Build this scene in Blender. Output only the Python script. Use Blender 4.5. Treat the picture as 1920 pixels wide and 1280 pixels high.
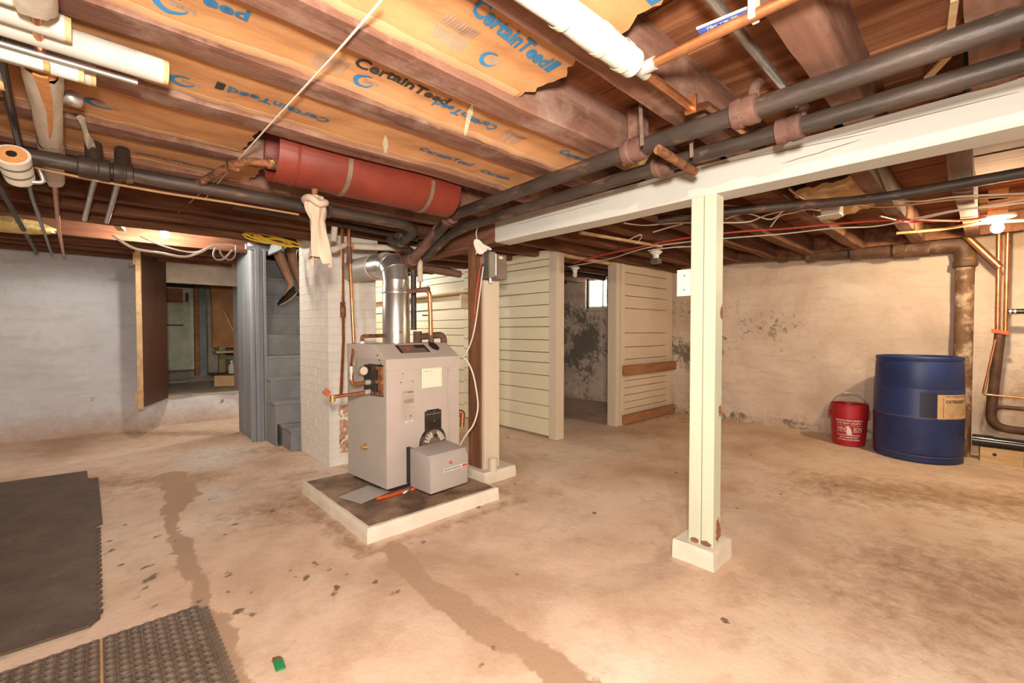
import bpy, bmesh, math, random
from mathutils import Vector, Matrix, noise

for o in list(bpy.data.objects):
    bpy.data.objects.remove(o, do_unlink=True)
scene = bpy.context.scene
COL = scene.collection

# ------------------------------------------------------------------ camera
cam_d = bpy.data.cameras.new('camera')
cam_d.sensor_width = 36.0
cam_d.lens = 838.0 / 1920.0 * 36.0
cam_d.clip_start = 0.02
cam = bpy.data.objects.new('camera', cam_d)
cam.location = (0, 0, 1.12)
cam.rotation_euler = (math.radians(90 - 1.299), 0, math.radians(-42.947))
COL.objects.link(cam)
scene.camera = cam

# ------------------------------------------------------------------ world (overcast daylight outside the cellar window)
world = bpy.data.worlds.new('overcast_daylight')
scene.world = world
world.use_nodes = True
world.node_tree.nodes['Background'].inputs[0].default_value = (1.0, 1.0, 0.97, 1)
world.node_tree.nodes['Background'].inputs[1].default_value = 6.0

# ------------------------------------------------------------------ lights and exposure
# the photographer's flash, on the camera's hot shoe
fd = bpy.data.lights.new('camera_flash', 'AREA')
fd.shape = 'DISK'; fd.size = 0.16; fd.energy = 37.0; fd.color = (1.0, 0.92, 0.82); fd.spread = math.radians(180)
fo = bpy.data.objects.new('camera_flash', fd)
fo.location = (-0.04, -0.06, 1.37)
fo.rotation_euler = (math.radians(93), 0, math.radians(-46))
COL.objects.link(fo)
# bare bulbs: position and power (their glass is the emitter, see the lamp builder)
BULB_R = (4.60, -0.012, 1.838); POWER_R = 36.0
BULB_L = (0.45, 4.93, 1.965); POWER_L = 24.0
FILL_BULB_B = (-1.3, -1.2, 1.86); POWER_B = 88.0  # unseen bulb, added behind the camera as ambient fill
FILL_BULB_H = (2.80, 6.25, 1.85); POWER_H = 34.0  # unseen bulb, added behind the chimney to brighten the plank partition
scene.view_settings.view_transform = 'Standard'
scene.view_settings.look = 'None'
scene.view_settings.gamma = 1.0
scene.view_settings.use_curve_mapping = False
scene.view_settings.exposure = 1.22

R = random.Random(7)
PI = math.pi

# ------------------------------------------------------------------ mesh builder
class MB:
    def __init__(s): s.v = []; s.f = []
    def add(s, vs, fs):
        b = len(s.v)
        s.v += [tuple(p) for p in vs]
        s.f += [tuple(i + b for i in q) for q in fs]
        return s
    def box(s, lo, hi):
        (a, b, c), (d, e, f) = lo, hi
        return s.add([(a,b,c),(d,b,c),(d,e,c),(a,e,c),(a,b,f),(d,b,f),(d,e,f),(a,e,f)],
                     [(0,3,2,1),(4,5,6,7),(0,1,5,4),(1,2,6,5),(2,3,7,6),(3,0,4,7)])
    def obox(s, c, u, v, w):
        # oriented box: centre and three half-extent vectors
        c, u, v, w = Vector(c), Vector(u), Vector(v), Vector(w)
        if u.cross(v).dot(w) < 0: w = -w
        P = [c + u*i + v*j + w*k for k in (-1,1) for (i,j) in ((-1,-1),(1,-1),(1,1),(-1,1))]
        return s.add(P, [(0,3,2,1),(4,5,6,7),(0,1,5,4),(1,2,6,5),(2,3,7,6),(3,0,4,7)])
    def bar(s, a, b, w, h, up=(0,0,1)):
        a, b = Vector(a), Vector(b); d = (b - a)
        side = d.cross(Vector(up))
        if side.length < 1e-6: side = d.cross(Vector((1,0,0)))
        side.normalize(); upv = side.cross(d).normalized()
        return s.obox((a+b)/2, d/2, side*w/2, upv*h/2)
    def tube(s, pts, r, n=10, cap=True, closed=False):
        pts = [Vector(p) for p in pts]; m = len(pts)
        rs = r if isinstance(r, (list, tuple)) else [r]*m
        vs = []; prev = None
        for i, p in enumerate(pts):
            if closed: t = pts[(i+1) % m] - pts[i-1]
            else: t = pts[min(i+1, m-1)] - pts[max(i-1, 0)]
            if t.length < 1e-9: t = Vector((0,0,1))
            t.normalize()
            if prev is None:
                q = Vector((0,0,1)) if abs(t.z) < .9 else Vector((1,0,0))
                nx = t.cross(q).normalized()
            else:
                nx = (prev - t*prev.dot(t))
                nx = nx.normalized() if nx.length > 1e-6 else t.orthogonal().normalized()
            prev = nx; ny = t.cross(nx)
            for k in range(n):
                a = 2*PI*k/n
                vs.append(p + (nx*math.cos(a) + ny*math.sin(a))*rs[i])
        fs = []
        for i in range(m if closed else m-1):
            j = (i+1) % m
            for k in range(n):
                l = (k+1) % n
                fs.append((i*n+k, i*n+l, j*n+l, j*n+k))
        if cap and not closed:
            fs.append(tuple(reversed(range(n)))); fs.append(tuple((m-1)*n+k for k in range(n)))
        return s.add(vs, fs)
    def lathe(s, prof, c, n=32, axis='z', cap=True):
        vs = []; m = len(prof); c = Vector(c)
        for (r, h) in prof:
            for k in range(n):
                a = 2*PI*k/n
                if axis == 'z': q = (r*math.cos(a), r*math.sin(a), h)
                elif axis == 'x': q = (h, r*math.cos(a), r*math.sin(a))
                else: q = (r*math.sin(a), h, r*math.cos(a))
                vs.append(c + Vector(q))
        fs = []
        for i in range(m-1):
            for k in range(n):
                l = (k+1) % n
                fs.append((i*n+k, i*n+l, (i+1)*n+l, (i+1)*n+k))
        if cap:
            fs.append(tuple(reversed(range(n)))); fs.append(tuple((m-1)*n+k for k in range(n)))
        return s.add(vs, fs)
    def prism(s, poly, lo, hi, axis='z'):
        # polygon extruded along an axis; poly is in the two remaining axes (x,y) (x,z) or (y,z)
        def P(a, b, h): return {'z': (a,b,h), 'y': (a,h,b), 'x': (h,a,b)}[axis]
        n = len(poly)
        vs = [P(a,b,lo) for a,b in poly] + [P(a,b,hi) for a,b in poly]
        fs = [tuple(reversed(range(n))), tuple(range(n, 2*n))] + [(i,(i+1)%n,n+(i+1)%n,n+i) for i in range(n)]
        return s.add(vs, fs)
    def grid(s, fn, nu, nv):
        vs = [fn(i/nu, j/nv) for j in range(nv+1) for i in range(nu+1)]
        fs = [(j*(nu+1)+i, j*(nu+1)+i+1, (j+1)*(nu+1)+i+1, (j+1)*(nu+1)+i) for j in range(nv) for i in range(nu)]
        return s.add(vs, fs)
    def sheet(s, fn, nu, nv, th):
        # a thin solid sheet: front surface fn, back surface shifted by vector th
        th = Vector(th)
        f = [Vector(fn(i/nu, j/nv)) for j in range(nv+1) for i in range(nu+1)]
        b = [p + th for p in f]; N = len(f); W = nu+1
        fs = []
        for j in range(nv):
            for i in range(nu):
                a = j*W+i
                fs.append((a,a+1,a+W+1,a+W)); fs.append((N+a,N+a+W,N+a+W+1,N+a+1))
        for i in range(nu):
            a = i; fs.append((a,N+a,N+a+1,a+1)); a = nv*W+i; fs.append((a,a+1,N+a+1,N+a))
        for j in range(nv):
            a = j*W; fs.append((a,a+W,N+a+W,N+a)); a = j*W+nu; fs.append((a,N+a,N+a+W,a+W))
        return s.add(f+b, fs)
    def mesh(s, name, bevel=0, smooth=None, off=(0,0,0)):
        me = bpy.data.meshes.new(name)
        ox, oy, oz = off
        me.from_pydata([(x-ox, y-oy, z-oz) for x,y,z in s.v], [], s.f)
        bm = bmesh.new(); bm.from_mesh(me)
        bmesh.ops.recalc_face_normals(bm, faces=bm.faces)
        if bevel:
            es = [e for e in bm.edges if len(e.link_faces) == 2 and e.calc_face_angle(0) > .6]
            bmesh.ops.bevel(bm, geom=es, offset=bevel, segments=2, affect='EDGES', profile=.6, clamp_overlap=True)
        bm.to_mesh(me); bm.free()
        if smooth:
            me.shade_smooth()
            me.set_sharp_from_angle(angle=math.radians(smooth))
        return me

def crom(pts, k=6, closed=False):
    pts = [Vector(p) for p in pts]; n = len(pts); out = []
    rng = n if closed else n-1
    for i in range(rng):
        if closed: p0,p1,p2,p3 = pts[i-1],pts[i],pts[(i+1)%n],pts[(i+2)%n]
        else: p0,p1,p2,p3 = pts[max(i-1,0)],pts[i],pts[i+1],pts[min(i+2,n-1)]
        for j in range(k):
            t = j/k
            out.append(.5*((2*p1)+(p2-p0)*t+(2*p0-5*p1+4*p2-p3)*t*t+(3*p1-p0-3*p2+p3)*t**3))
    if not closed: out.append(pts[-1])
    return out

def bend(pts, r, k=5):
    # polyline with rounded corners (pipe elbows)
    pts = [Vector(p) for p in pts]; out = [pts[0]]
    for i in range(1, len(pts)-1):
        a = (pts[i-1]-pts[i]); b = (pts[i+1]-pts[i])
        d = min(r, a.length*.49, b.length*.49)
        A = pts[i]+a.normalized()*d; B = pts[i]+b.normalized()*d
        for j in range(k+1):
            t = j/k
            out.append(A*(1-t)**2 + pts[i]*2*t*(1-t) + B*t*t)
    out.append(pts[-1])
    return out

# ------------------------------------------------------------------ objects
def tag(o, label=None, cat=None, group=None, kind=None):
    if label: o['label'] = label
    if cat: o['category'] = cat
    if group: o['group'] = group
    if kind: o['kind'] = kind
    return o
def thing(name, loc, label, cat, group=None, kind=None):
    o = bpy.data.objects.new(name, None); o.location = loc
    o.empty_display_size = .05
    COL.objects.link(o)
    return tag(o, label, cat, group, kind)
def wloc(o):
    p = Vector(o.location)
    while o.parent: o = o.parent; p += Vector(o.location)
    return p
def part(name, mb, mat, parent, bevel=0, smooth=None, label=None, kind=None):
    me = mb if isinstance(mb, bpy.types.Mesh) else mb.mesh(name, bevel, smooth, wloc(parent))
    if mat and not me.materials: me.materials.append(mat)
    o = bpy.data.objects.new(name, me); COL.objects.link(o); o.parent = parent
    return tag(o, label, kind=kind)
def solo(name, mb, mat, label=None, cat=None, bevel=0, smooth=None, group=None, kind=None):
    xs = [p[0] for p in mb.v]; ys = [p[1] for p in mb.v]; zs = [p[2] for p in mb.v]
    loc = ((min(xs)+max(xs))/2, (min(ys)+max(ys))/2, min(zs))
    me = mb.mesh(name, bevel, smooth, loc)
    me.materials.append(mat)
    o = bpy.data.objects.new(name, me); o.location = loc; COL.objects.link(o)
    return tag(o, label, cat, group, kind)
def struct(name, mb, mat, bevel=0, smooth=None, label=None, at=(0,0,0)):
    me = mb.mesh(name, bevel, smooth, at); me.materials.append(mat)
    o = bpy.data.objects.new(name, me); o.location = at; COL.objects.link(o)
    return tag(o, label, kind='structure')

def text_polys(s, size=1.0, bold=0.0, sub=0):
    # glyph outlines as filled 2-D faces, x to the right, y up
    cu = bpy.data.curves.new('lettering', 'FONT'); cu.body = s; cu.size = size; cu.offset = bold*size
    cu.resolution_u = 3
    ob = bpy.data.objects.new('lettering', cu); COL.objects.link(ob)
    dg = bpy.context.evaluated_depsgraph_get()
    me = bpy.data.meshes.new_from_object(ob.evaluated_get(dg))
    bpy.data.objects.remove(ob, do_unlink=True); bpy.data.curves.remove(cu)
    if sub:
        bm = bmesh.new(); bm.from_mesh(me)
        bmesh.ops.triangulate(bm, faces=bm.faces)
        for _ in range(sub):
            long = [e for e in bm.edges if e.calc_length() > size*.22]
            if long: bmesh.ops.subdivide_edges(bm, edges=long, cuts=1); bmesh.ops.triangulate(bm, faces=bm.faces)
        bm.to_mesh(me); bm.free()
    vs = [tuple(v.co) for v in me.vertices]; fs = [tuple(p.vertices) for p in me.polygons]
    bpy.data.meshes.remove(me)
    w = max([v[0] for v in vs], default=0)
    return vs, fs, w
def write(mb, s, size, place, bold=0.0, sub=0, center=False, width=None):
    # place(x, y) -> world point
    vs, fs, w = text_polys(s, size, bold, sub)
    k = (width / w) if width and w else 1.0
    dx = -w*k/2 if center else 0
    mb.add([place(v[0]*k+dx, v[1]) for v in vs], fs)
    return w*k

# ------------------------------------------------------------------ materials
def _nodes(name):
    m = bpy.data.materials.new(name); m.use_nodes = True
    nt = m.node_tree; return m, nt, nt.nodes['Principled BSDF']
def N(nt, t, **kw):
    n = nt.nodes.new(t)
    for k, v in kw.items():
        if k in n.inputs: n.inputs[k].default_value = v
        else: setattr(n, k, v)
    return n
def ramp(nt, fac, stops):
    r = nt.nodes.new('ShaderNodeValToRGB')
    el = r.color_ramp.elements
    while len(el) < len(stops): el.new(.5)
    for e, (p, c) in zip(el, stops): e.position = p; e.color = (*c, 1)
    nt.links.new(fac, r.inputs[0]); return r.outputs[0]
def mixc(nt, fac, a, b):
    n = nt.nodes.new('ShaderNodeMix'); n.data_type = 'RGBA'
    for sock, val in ((n.inputs[0], fac), (n.inputs[6], a), (n.inputs[7], b)):
        if isinstance(val, bpy.types.NodeSocket): nt.links.new(val, sock)
        elif isinstance(val, (int, float)): sock.default_value = val
        else: sock.default_value = (*val, 1)
    return n.outputs[2]
def noise_tex(nt, scale, stretch=(1,1,1), detail=6, rough=.6, dist=0, coord='Object'):
    tc = N(nt, 'ShaderNodeTexCoord'); mp = N(nt, 'ShaderNodeMapping'); mp.inputs['Scale'].default_value = stretch
    nt.links.new(tc.outputs[coord], mp.inputs[0])
    n = N(nt, 'ShaderNodeTexNoise'); n.inputs['Scale'].default_value = scale; n.inputs['Detail'].default_value = detail
    n.inputs['Roughness'].default_value = rough; n.inputs['Distortion'].default_value = dist
    nt.links.new(mp.outputs[0], n.inputs['Vector'])
    return n.outputs[0]
def mapr(nt, v, a, b, c=0., d=1.):
    n = N(nt, 'ShaderNodeMapRange'); n.inputs[1].default_value = a; n.inputs[2].default_value = b
    n.inputs[3].default_value = c; n.inputs[4].default_value = d; nt.links.new(v, n.inputs[0]); return n.outputs[0]
def bumpn(nt, p, h, s, dist=.01):
    b = N(nt, 'ShaderNodeBump'); b.inputs['Strength'].default_value = s; b.inputs['Distance'].default_value = dist
    nt.links.new(h, b.inputs['Height']); nt.links.new(b.outputs[0], p.inputs['Normal'])
def mat(name, c1, c2=None, scale=6, stretch=(1,1,1), rough=.8, metal=0, bump=.25, bscale=None, lo=.35, hi=.65,
        spot=None, sscale=20, slo=.62, shi=.68, spec=.4, detail=6):
    m, nt, p = _nodes(name)
    p.inputs['Roughness'].default_value = rough; p.inputs['Metallic'].default_value = metal
    p.inputs['Specular IOR Level'].default_value = spec
    f = noise_tex(nt, scale, stretch, detail)
    col = ramp(nt, f, [(lo, c1), (hi, c2 or c1)])
    if spot:
        g = noise_tex(nt, sscale, stretch, 5, .65)
        col = mixc(nt, mapr(nt, g, slo, shi), col, spot)
    nt.links.new(col, p.inputs['Base Color'])
    if bump:
        bumpn(nt, p, noise_tex(nt, bscale or scale*4, stretch, 5), bump)
    return m

def wood(name, dark, mid, light, axis='x', scale=3.0, rough=.85, bump=.35, dust=None):
    st = {'x': (.12,1,1), 'y': (1,.12,1), 'z': (1,1,.12)}[axis]
    m, nt, p = _nodes(name)
    p.inputs['Roughness'].default_value = rough; p.inputs['Specular IOR Level'].default_value = .25
    f = noise_tex(nt, scale*6, st, 8, .65, .6)
    col = ramp(nt, f, [(.28, dark), (.5, mid), (.74, light)])
    if dust:
        g = noise_tex(nt, scale*1.6, (1,1,1), 6, .7)
        col = mixc(nt, mapr(nt, g, .5, .68, 0, .75), col, dust)
    nt.links.new(col, p.inputs['Base Color'])
    bumpn(nt, p, noise_tex(nt, scale*10, st, 6), bump)
    return m

def attr_mat(name, base, blotch, marks, rough=.85, bump=.4, bscale=18, big=.8, fine=7, streak=(1,1,1), spec=.3):
    # base/blotch colours + attribute driven stains; marks = [(attribute, colour, softness)]
    m, nt, p = _nodes(name)
    p.inputs['Roughness'].default_value = rough; p.inputs['Specular IOR Level'].default_value = spec
    a = noise_tex(nt, big, (1,1,1), 7, .62, .4)
    b = noise_tex(nt, fine, streak, 8, .7, .2)
    col = ramp(nt, a, [(.34, blotch[0]), (.47, base), (.64, blotch[1])])
    col = mixc(nt, mapr(nt, b, .50, .66, 0, .65), col, blotch[2])
    for (an, c, soft, *ns) in marks:
        at = N(nt, 'ShaderNodeAttribute'); at.attribute_name = an
        w = noise_tex(nt, ns[0] if ns else 11, (1,1,1), 8, .72, .3)
        s = N(nt, 'ShaderNodeMath'); s.operation = 'ADD'
        nt.links.new(at.outputs['Fac'], s.inputs[0])
        nt.links.new(mapr(nt, w, .25, .75, -.45, .45), s.inputs[1])
        col = mixc(nt, mapr(nt, s.outputs[0], .5-soft, .5+soft), col, c)
    nt.links.new(col, p.inputs['Base Color'])
    bumpn(nt, p, noise_tex(nt, bscale, (1,1,1), 8, .65), bump, .02)
    return m

W = {}
W['floor'] = attr_mat('worn_concrete_floor', (.70,.505,.37), ((.50,.325,.215),(.79,.635,.50),(.54,.355,.245)),
    [('pale', (.72,.66,.58), .25), ('damp', (.40,.25,.155), .26), ('trench', (.46,.30,.195), .12), ('speck', (.20,.13,.09), .08)],
    rough=.62, bump=.25, bscale=30, big=.9, fine=5, spec=.35)
W['wall_r'] = attr_mat('whitewashed_stone_wall', (.67,.52,.415), ((.55,.415,.33),(.75,.62,.51),(.58,.445,.355)),
    [('mold', (.22,.185,.14), .12, 15), ('stone', (.42,.29,.20), .3)], rough=.9, bump=.7, bscale=14, big=1.1, fine=9, streak=(1,.5,2.2))
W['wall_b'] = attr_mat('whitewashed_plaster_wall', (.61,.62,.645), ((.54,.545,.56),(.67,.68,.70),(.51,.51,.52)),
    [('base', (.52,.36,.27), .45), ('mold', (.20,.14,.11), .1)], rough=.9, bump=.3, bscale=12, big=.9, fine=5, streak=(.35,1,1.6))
W['wall_p'] = mat('plain_cellar_wall', (.52,.45,.38), (.62,.55,.47), 2.5, bump=.4)
W['cellar'] = mat('raw_cellar_masonry', (.30,.25,.19), (.44,.38,.30), 4, bump=.8)
W['joist'] = wood('old_joist_wood', (.085,.036,.022), (.215,.103,.067), (.33,.18,.127), 'x', 2.2, dust=(.40,.265,.21))
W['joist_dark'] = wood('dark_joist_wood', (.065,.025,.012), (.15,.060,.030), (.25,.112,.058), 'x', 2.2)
W['subfloor'] = wood('subfloor_board_wood', (.10,.032,.012), (.23,.085,.036), (.37,.165,.078), 'y', 2.2)
W['brownwood'] = wood('brown_stained_wood', (.10,.04,.02), (.20,.085,.042), (.30,.14,.075), 'z', 2.0)
W['bare'] = wood('bare_timber', (.12,.05,.028), (.22,.10,.058), (.33,.17,.10), 'y', 2.0)
W['board'] = wood('reddish_cleat_wood', (.20,.075,.032), (.32,.14,.065), (.42,.21,.11), 'x', 2.0)
W['pine'] = wood('pale_pine', (.42,.25,.12), (.58,.38,.20), (.70,.50,.30), 'y', 1.6)
W['white'] = mat('white_paint_wood', (.55,.545,.49), (.62,.615,.56), 2.2, (1,.35,1), .55, bump=.15, bscale=8,
                 spot=(.30,.24,.18), sscale=9, slo=.735, shi=.76)
W['mint'] = mat('pale_green_paint', (.54,.565,.42), (.61,.63,.485), 2.5, (1,1,.3), .55, bump=.2, bscale=9)
W['cream'] = mat('cream_paint', (.60,.50,.375), (.68,.58,.45), 2.5, (1,1,.3), .6, bump=.2, bscale=9)
W['plank'] = mat('cream_painted_plank', (.73,.665,.46), (.79,.725,.53), 2.2, (1,.3,1), .6, bump=.25, bscale=9,
                 spot=(.40,.30,.17), sscale=6, slo=.73, shi=.77)
W['plank_pink'] = mat('whitewashed_plank', (.62,.49,.37), (.70,.565,.435), 2.2, (.3,1,1), .65, bump=.25, bscale=9,
                 spot=(.36,.26,.17), sscale=6, slo=.73, shi=.77)
W['brick'] = mat('white_painted_brick', (.70,.655,.59), (.76,.715,.655), 5, rough=.75, bump=.5, bscale=24,
                 spot=(.44,.30,.20), sscale=3.5, slo=.66, shi=.74)
W['rawbrick'] = mat('crumbling_red_brick', (.40,.17,.09), (.62,.42,.30), 22, rough=.95, bump=.9, bscale=40,
                 spot=(.12,.08,.06), sscale=16, slo=.62, shi=.66)
W['mortar'] = mat('painted_mortar', (.64,.60,.54), (.70,.655,.595), 8, bump=.4)
W['concrete'] = mat('white_painted_concrete', (.68,.60,.50), (.76,.69,.58), 5, bump=.5, spot=(.45,.33,.24), sscale=6, slo=.68, shi=.74)
W['padtop'] = mat('oily_pad_top', (.11,.065,.042), (.36,.235,.155), 4.5, rough=.6, bump=.3, lo=.38, hi=.62, spot=(.50,.37,.27), sscale=5, slo=.62, shi=.72)
W['grey'] = mat('grey_enamel', (.50,.425,.38), (.54,.46,.41), 3, rough=.42, bump=.03, spec=.5)
W['greyside'] = mat('galvanised_grey_side', (.41,.375,.335), (.45,.415,.37), 4, rough=.5, bump=.04, spec=.5)
W['burner'] = mat('burner_cover_grey', (.37,.33,.305), (.41,.365,.34), 3, rough=.45, bump=.06, bscale=60)
W['black'] = mat('black_iron', (.016,.013,.011), (.045,.035,.028), 9, rough=.5, bump=.2)
W['blackplastic'] = mat('glossy_black_plastic', (.012,.011,.010), (.020,.018,.016), 5, rough=.22, bump=.03, spec=.6)
W['rust'] = mat('rusty_iron', (.07,.03,.018), (.34,.13,.05), 26, rough=.85, bump=.6, spot=(.56,.28,.10), sscale=20)
W['pipe'] = mat('dark_steel_pipe', (.040,.029,.023), (.090,.063,.048), 12, (1,.3,1), .5, .15, .25, spot=(.20,.105,.066), sscale=14, slo=.58, shi=.68)
W['pipex'] = mat('dark_steel_pipe_b', (.035,.025,.02), (.085,.057,.043), 12, (.3,1,1), .5, .15, .25, spot=(.24,.12,.07), sscale=14, slo=.60, shi=.70)
W['coupling'] = mat('rust_brown_fitting', (.12,.058,.042), (.185,.094,.068), 14, rough=.7, bump=.3, spot=(.10,.05,.035), sscale=22)
W['ironpipe'] = mat('cast_iron_soil_pipe', (.055,.026,.014), (.13,.062,.032), 9, rough=.6, bump=.35, spot=(.22,.11,.055), sscale=9, slo=.58, shi=.70)
W['stack'] = mat('paint_smeared_iron_stack', (.10,.05,.026), (.24,.125,.065), 6, rough=.65, bump=.35, spot=(.55,.40,.27), sscale=4, slo=.50, shi=.62)
W['copper'] = mat('copper_pipe', (.50,.20,.085), (.70,.32,.15), 14, rough=.34, metal=.85, bump=.1, spot=(.30,.12,.06), sscale=10, slo=.6, shi=.7)
W['brass'] = mat('brass_fitting', (.52,.33,.12), (.66,.45,.20), 20, rough=.4, metal=.8, bump=.1)
W['solder'] = mat('solder_grey', (.50,.47,.42), (.62,.58,.52), 20, rough=.5, metal=.5, bump=.2)
W['galv'] = mat('galvanised_duct', (.50,.48,.45), (.66,.63,.60), 16, (1,1,.4), .30, .85, .05, spot=(.42,.38,.34), sscale=10, slo=.55, shi=.75)
W['steel'] = mat('bright_steel', (.62,.61,.60), (.75,.74,.73), 16, rough=.3, metal=.9, bump=.05)
W['redtank'] = mat('red_oxide_tank', (.15,.022,.013), (.225,.036,.019), 4, rough=.5, bump=.12, bscale=22, spot=(.15,.035,.022), sscale=7, slo=.58, shi=.72)
W['strap'] = mat('dull_strap_steel', (.20,.13,.095), (.28,.19,.14), 15, rough=.6, metal=.4)
W['paper'] = mat('kraft_paper', (.45,.205,.078), (.58,.295,.13), 4.5, (.5,1,1), .75, bump=.8, bscale=7, lo=.3, hi=.7)
W['paper_edge'] = mat('kraft_paper_flange', (.53,.30,.15), (.62,.375,.20), 6, (.4,1,1), .75, bump=.4, bscale=12)
W['blueink'] = mat('blue_print', (.03,.17,.36), (.04,.20,.40), 10, rough=.7, bump=0)
W['blackink'] = mat('black_print', (.035,.028,.025), (.05,.04,.035), 10, rough=.7, bump=0)
W['greyink'] = mat('grey_print', (.30,.235,.20), (.36,.28,.24), 10, rough=.7, bump=0)
W['whiteink'] = mat('white_print', (.78,.66,.62), (.82,.70,.66), 10, rough=.6, bump=0)
W['redink'] = mat('red_print', (.55,.07,.05), (.6,.08,.06), 10, rough=.6, bump=0)
W['fibre'] = mat('yellow_glass_wool', (.62,.42,.13), (.82,.66,.32), 18, rough=.95, bump=1., bscale=30)
W['foam'] = mat('white_pipe_foam', (.56,.54,.485), (.62,.60,.55), 8, rough=.7, bump=.15)
W['tape'] = mat('yellowed_tape', (.66,.62,.42), (.72,.68,.49), 8, rough=.5, bump=.1)
W['wrap'] = mat('paper_pipe_wrap', (.56,.49,.39), (.66,.59,.49), 7, rough=.8, bump=.3, bscale=14)
W['wrapend'] = mat('yellow_fibre_end', (.62,.44,.20), (.72,.53,.27), 20, rough=.95, bump=.6)
W['orangefibre'] = mat('orange_fibre_core', (.60,.25,.08), (.70,.33,.12), 20, rough=.95, bump=.5)
W['greyband'] = mat('grey_tape_band', (.13,.13,.11), (.18,.18,.155), 8, rough=.5, bump=.1)
W['cloth'] = mat('beige_rag', (.44,.325,.235), (.56,.43,.325), 9, (1,1,.4), .9, bump=.5)
W['wirewhite'] = mat('white_cable_sheath', (.70,.62,.52), (.76,.68,.58), 8, rough=.5, bump=0)
W['wirered'] = mat('red_cable_sheath', (.50,.055,.03), (.60,.08,.045), 8, rough=.45, bump=0)
W['wireyellow'] = mat('yellow_cord_sheath', (.74,.47,.03), (.82,.55,.06), 8, rough=.45, bump=0)
W['wirebrown'] = mat('brown_cable_sheath', (.42,.22,.10), (.52,.29,.14), 8, rough=.5, bump=0)
W['wiregrey'] = mat('grey_cable_sheath', (.34,.31,.27), (.42,.38,.33), 8, rough=.5, bump=0)
W['wireblack'] = mat('black_cable_sheath', (.025,.022,.02), (.04,.035,.03), 8, rough=.5, bump=0)
W['orange'] = mat('orange_plastic', (.55,.07,.015), (.62,.10,.02), 8, rough=.45, bump=0)
W['blueplastic'] = mat('blue_drum_plastic', (.014,.026,.10), (.022,.043,.155), 3.5, rough=.45, bump=.08, bscale=40, spot=(.035,.036,.075), sscale=3, slo=.55, shi=.7)
W['ghost'] = mat('dull_dark_blue_plastic', (.018,.020,.040), (.024,.027,.055), 6, rough=.5, bump=.05)
W['redplastic'] = mat('red_bucket_plastic', (.36,.014,.022), (.44,.022,.030), 5, rough=.42, bump=.03)
W['labelpaper'] = mat('tan_drum_label', (.56,.36,.17), (.66,.45,.23), 10, rough=.7, bump=.1, spot=(.38,.22,.10), sscale=9, slo=.6, shi=.7)
W['certificate'] = mat('ivory_paper', (.80,.77,.58), (.84,.81,.64), 5, rough=.7, bump=.03)
W['plate'] = mat('metal_rating_plate', (.46,.38,.32), (.52,.44,.37), 12, rough=.5, bump=.03)
W['rubber'] = mat('brown_rubber_mat', (.085,.058,.040), (.135,.094,.066), 6, rough=.62, bump=.3, spot=(.20,.15,.11), sscale=9, slo=.62, shi=.74)
W['rubber2'] = mat('ribbed_rubber_mat', (.12,.082,.058), (.17,.122,.090), 9, rough=.5, bump=.2)
W['bluegrey'] = mat('blue_grey_paint', (.21,.228,.25), (.29,.305,.325), 4, (1,1,.2), .6, bump=.3, bscale=10, spot=(.32,.31,.29), sscale=9, slo=.64, shi=.70)
W['bluegrey2'] = mat('worn_grey_stair_paint', (.19,.195,.205), (.27,.27,.275), 4, rough=.6, bump=.25, bscale=10, spot=(.34,.31,.28), sscale=7, slo=.62, shi=.70)
W['doorbrown'] = wood('dark_brown_door', (.045,.016,.008), (.065,.024,.011), (.085,.034,.016), 'z', 1.6, rough=.5, bump=.1)
W['greendoor'] = mat('peeling_green_door', (.42,.46,.33), (.56,.57,.42), 7, rough=.7, bump=.4, spot=(.62,.58,.45), sscale=6, slo=.52, shi=.6)
W['bluetrim'] = mat('faded_blue_trim', (.17,.19,.20), (.24,.25,.255), 5, rough=.7, bump=.3)
W['moss'] = mat('mossy_timber', (.20,.19,.075), (.31,.28,.13), 9, rough=.95, bump=.5)
W['cardboard'] = mat('cardboard', (.52,.32,.15), (.60,.39,.20), 6, rough=.85, bump=.1)
W['skin'] = mat('skin', (.46,.24,.15), (.53,.29,.19), 9, rough=.55, bump=.06)
W['shorts'] = mat('dark_navy_cloth', (.016,.016,.024), (.028,.027,.036), 20, rough=.9, bump=.2)
W['shoe'] = mat('black_shoe_leather', (.012,.011,.010), (.025,.022,.020), 12, rough=.6, bump=.2)
W['sole'] = mat('tan_shoe_sole', (.34,.25,.15), (.44,.33,.21), 12, rough=.8, bump=.2)
W['hair'] = mat('dark_hair', (.03,.02,.015), (.05,.035,.025), 12, rough=.8, bump=.3)
W['ceramic'] = mat('white_porcelain', (.76,.74,.68), (.80,.78,.73), 8, rough=.3, bump=0)
W['steelbox'] = mat('grey_steel_box', (.16,.145,.13), (.22,.20,.18), 10, rough=.4, metal=.5, bump=.05)
W['cover'] = mat('brown_control_cover', (.15,.105,.085), (.20,.145,.12), 8, rough=.5, bump=.05)
W['plasticbag'] = mat('white_plastic_bag', (.72,.66,.58), (.80,.74,.66), 6, rough=.4, bump=.3)
W['blueplas'] = mat('blue_sticker', (.06,.12,.50), (.09,.16,.58), 6, rough=.5, bump=0)
W['green'] = mat('green_plastic', (.02,.22,.06), (.03,.28,.08), 6, rough=.5, bump=0)
def emit(name, c, s):
    m, nt, p = _nodes(name)
    p.inputs['Base Color'].default_value = (*c, 1)
    p.inputs['Emission Color'].default_value = (*c, 1); p.inputs['Emission Strength'].default_value = s
    p.inputs['Roughness'].default_value = .3
    return m
W['bulb_w'] = emit('lit_bulb_white', (1, .93, .82), 40)
W['bulb_o'] = emit('lit_bulb_warm', (1, .80, .50), 40)
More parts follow.
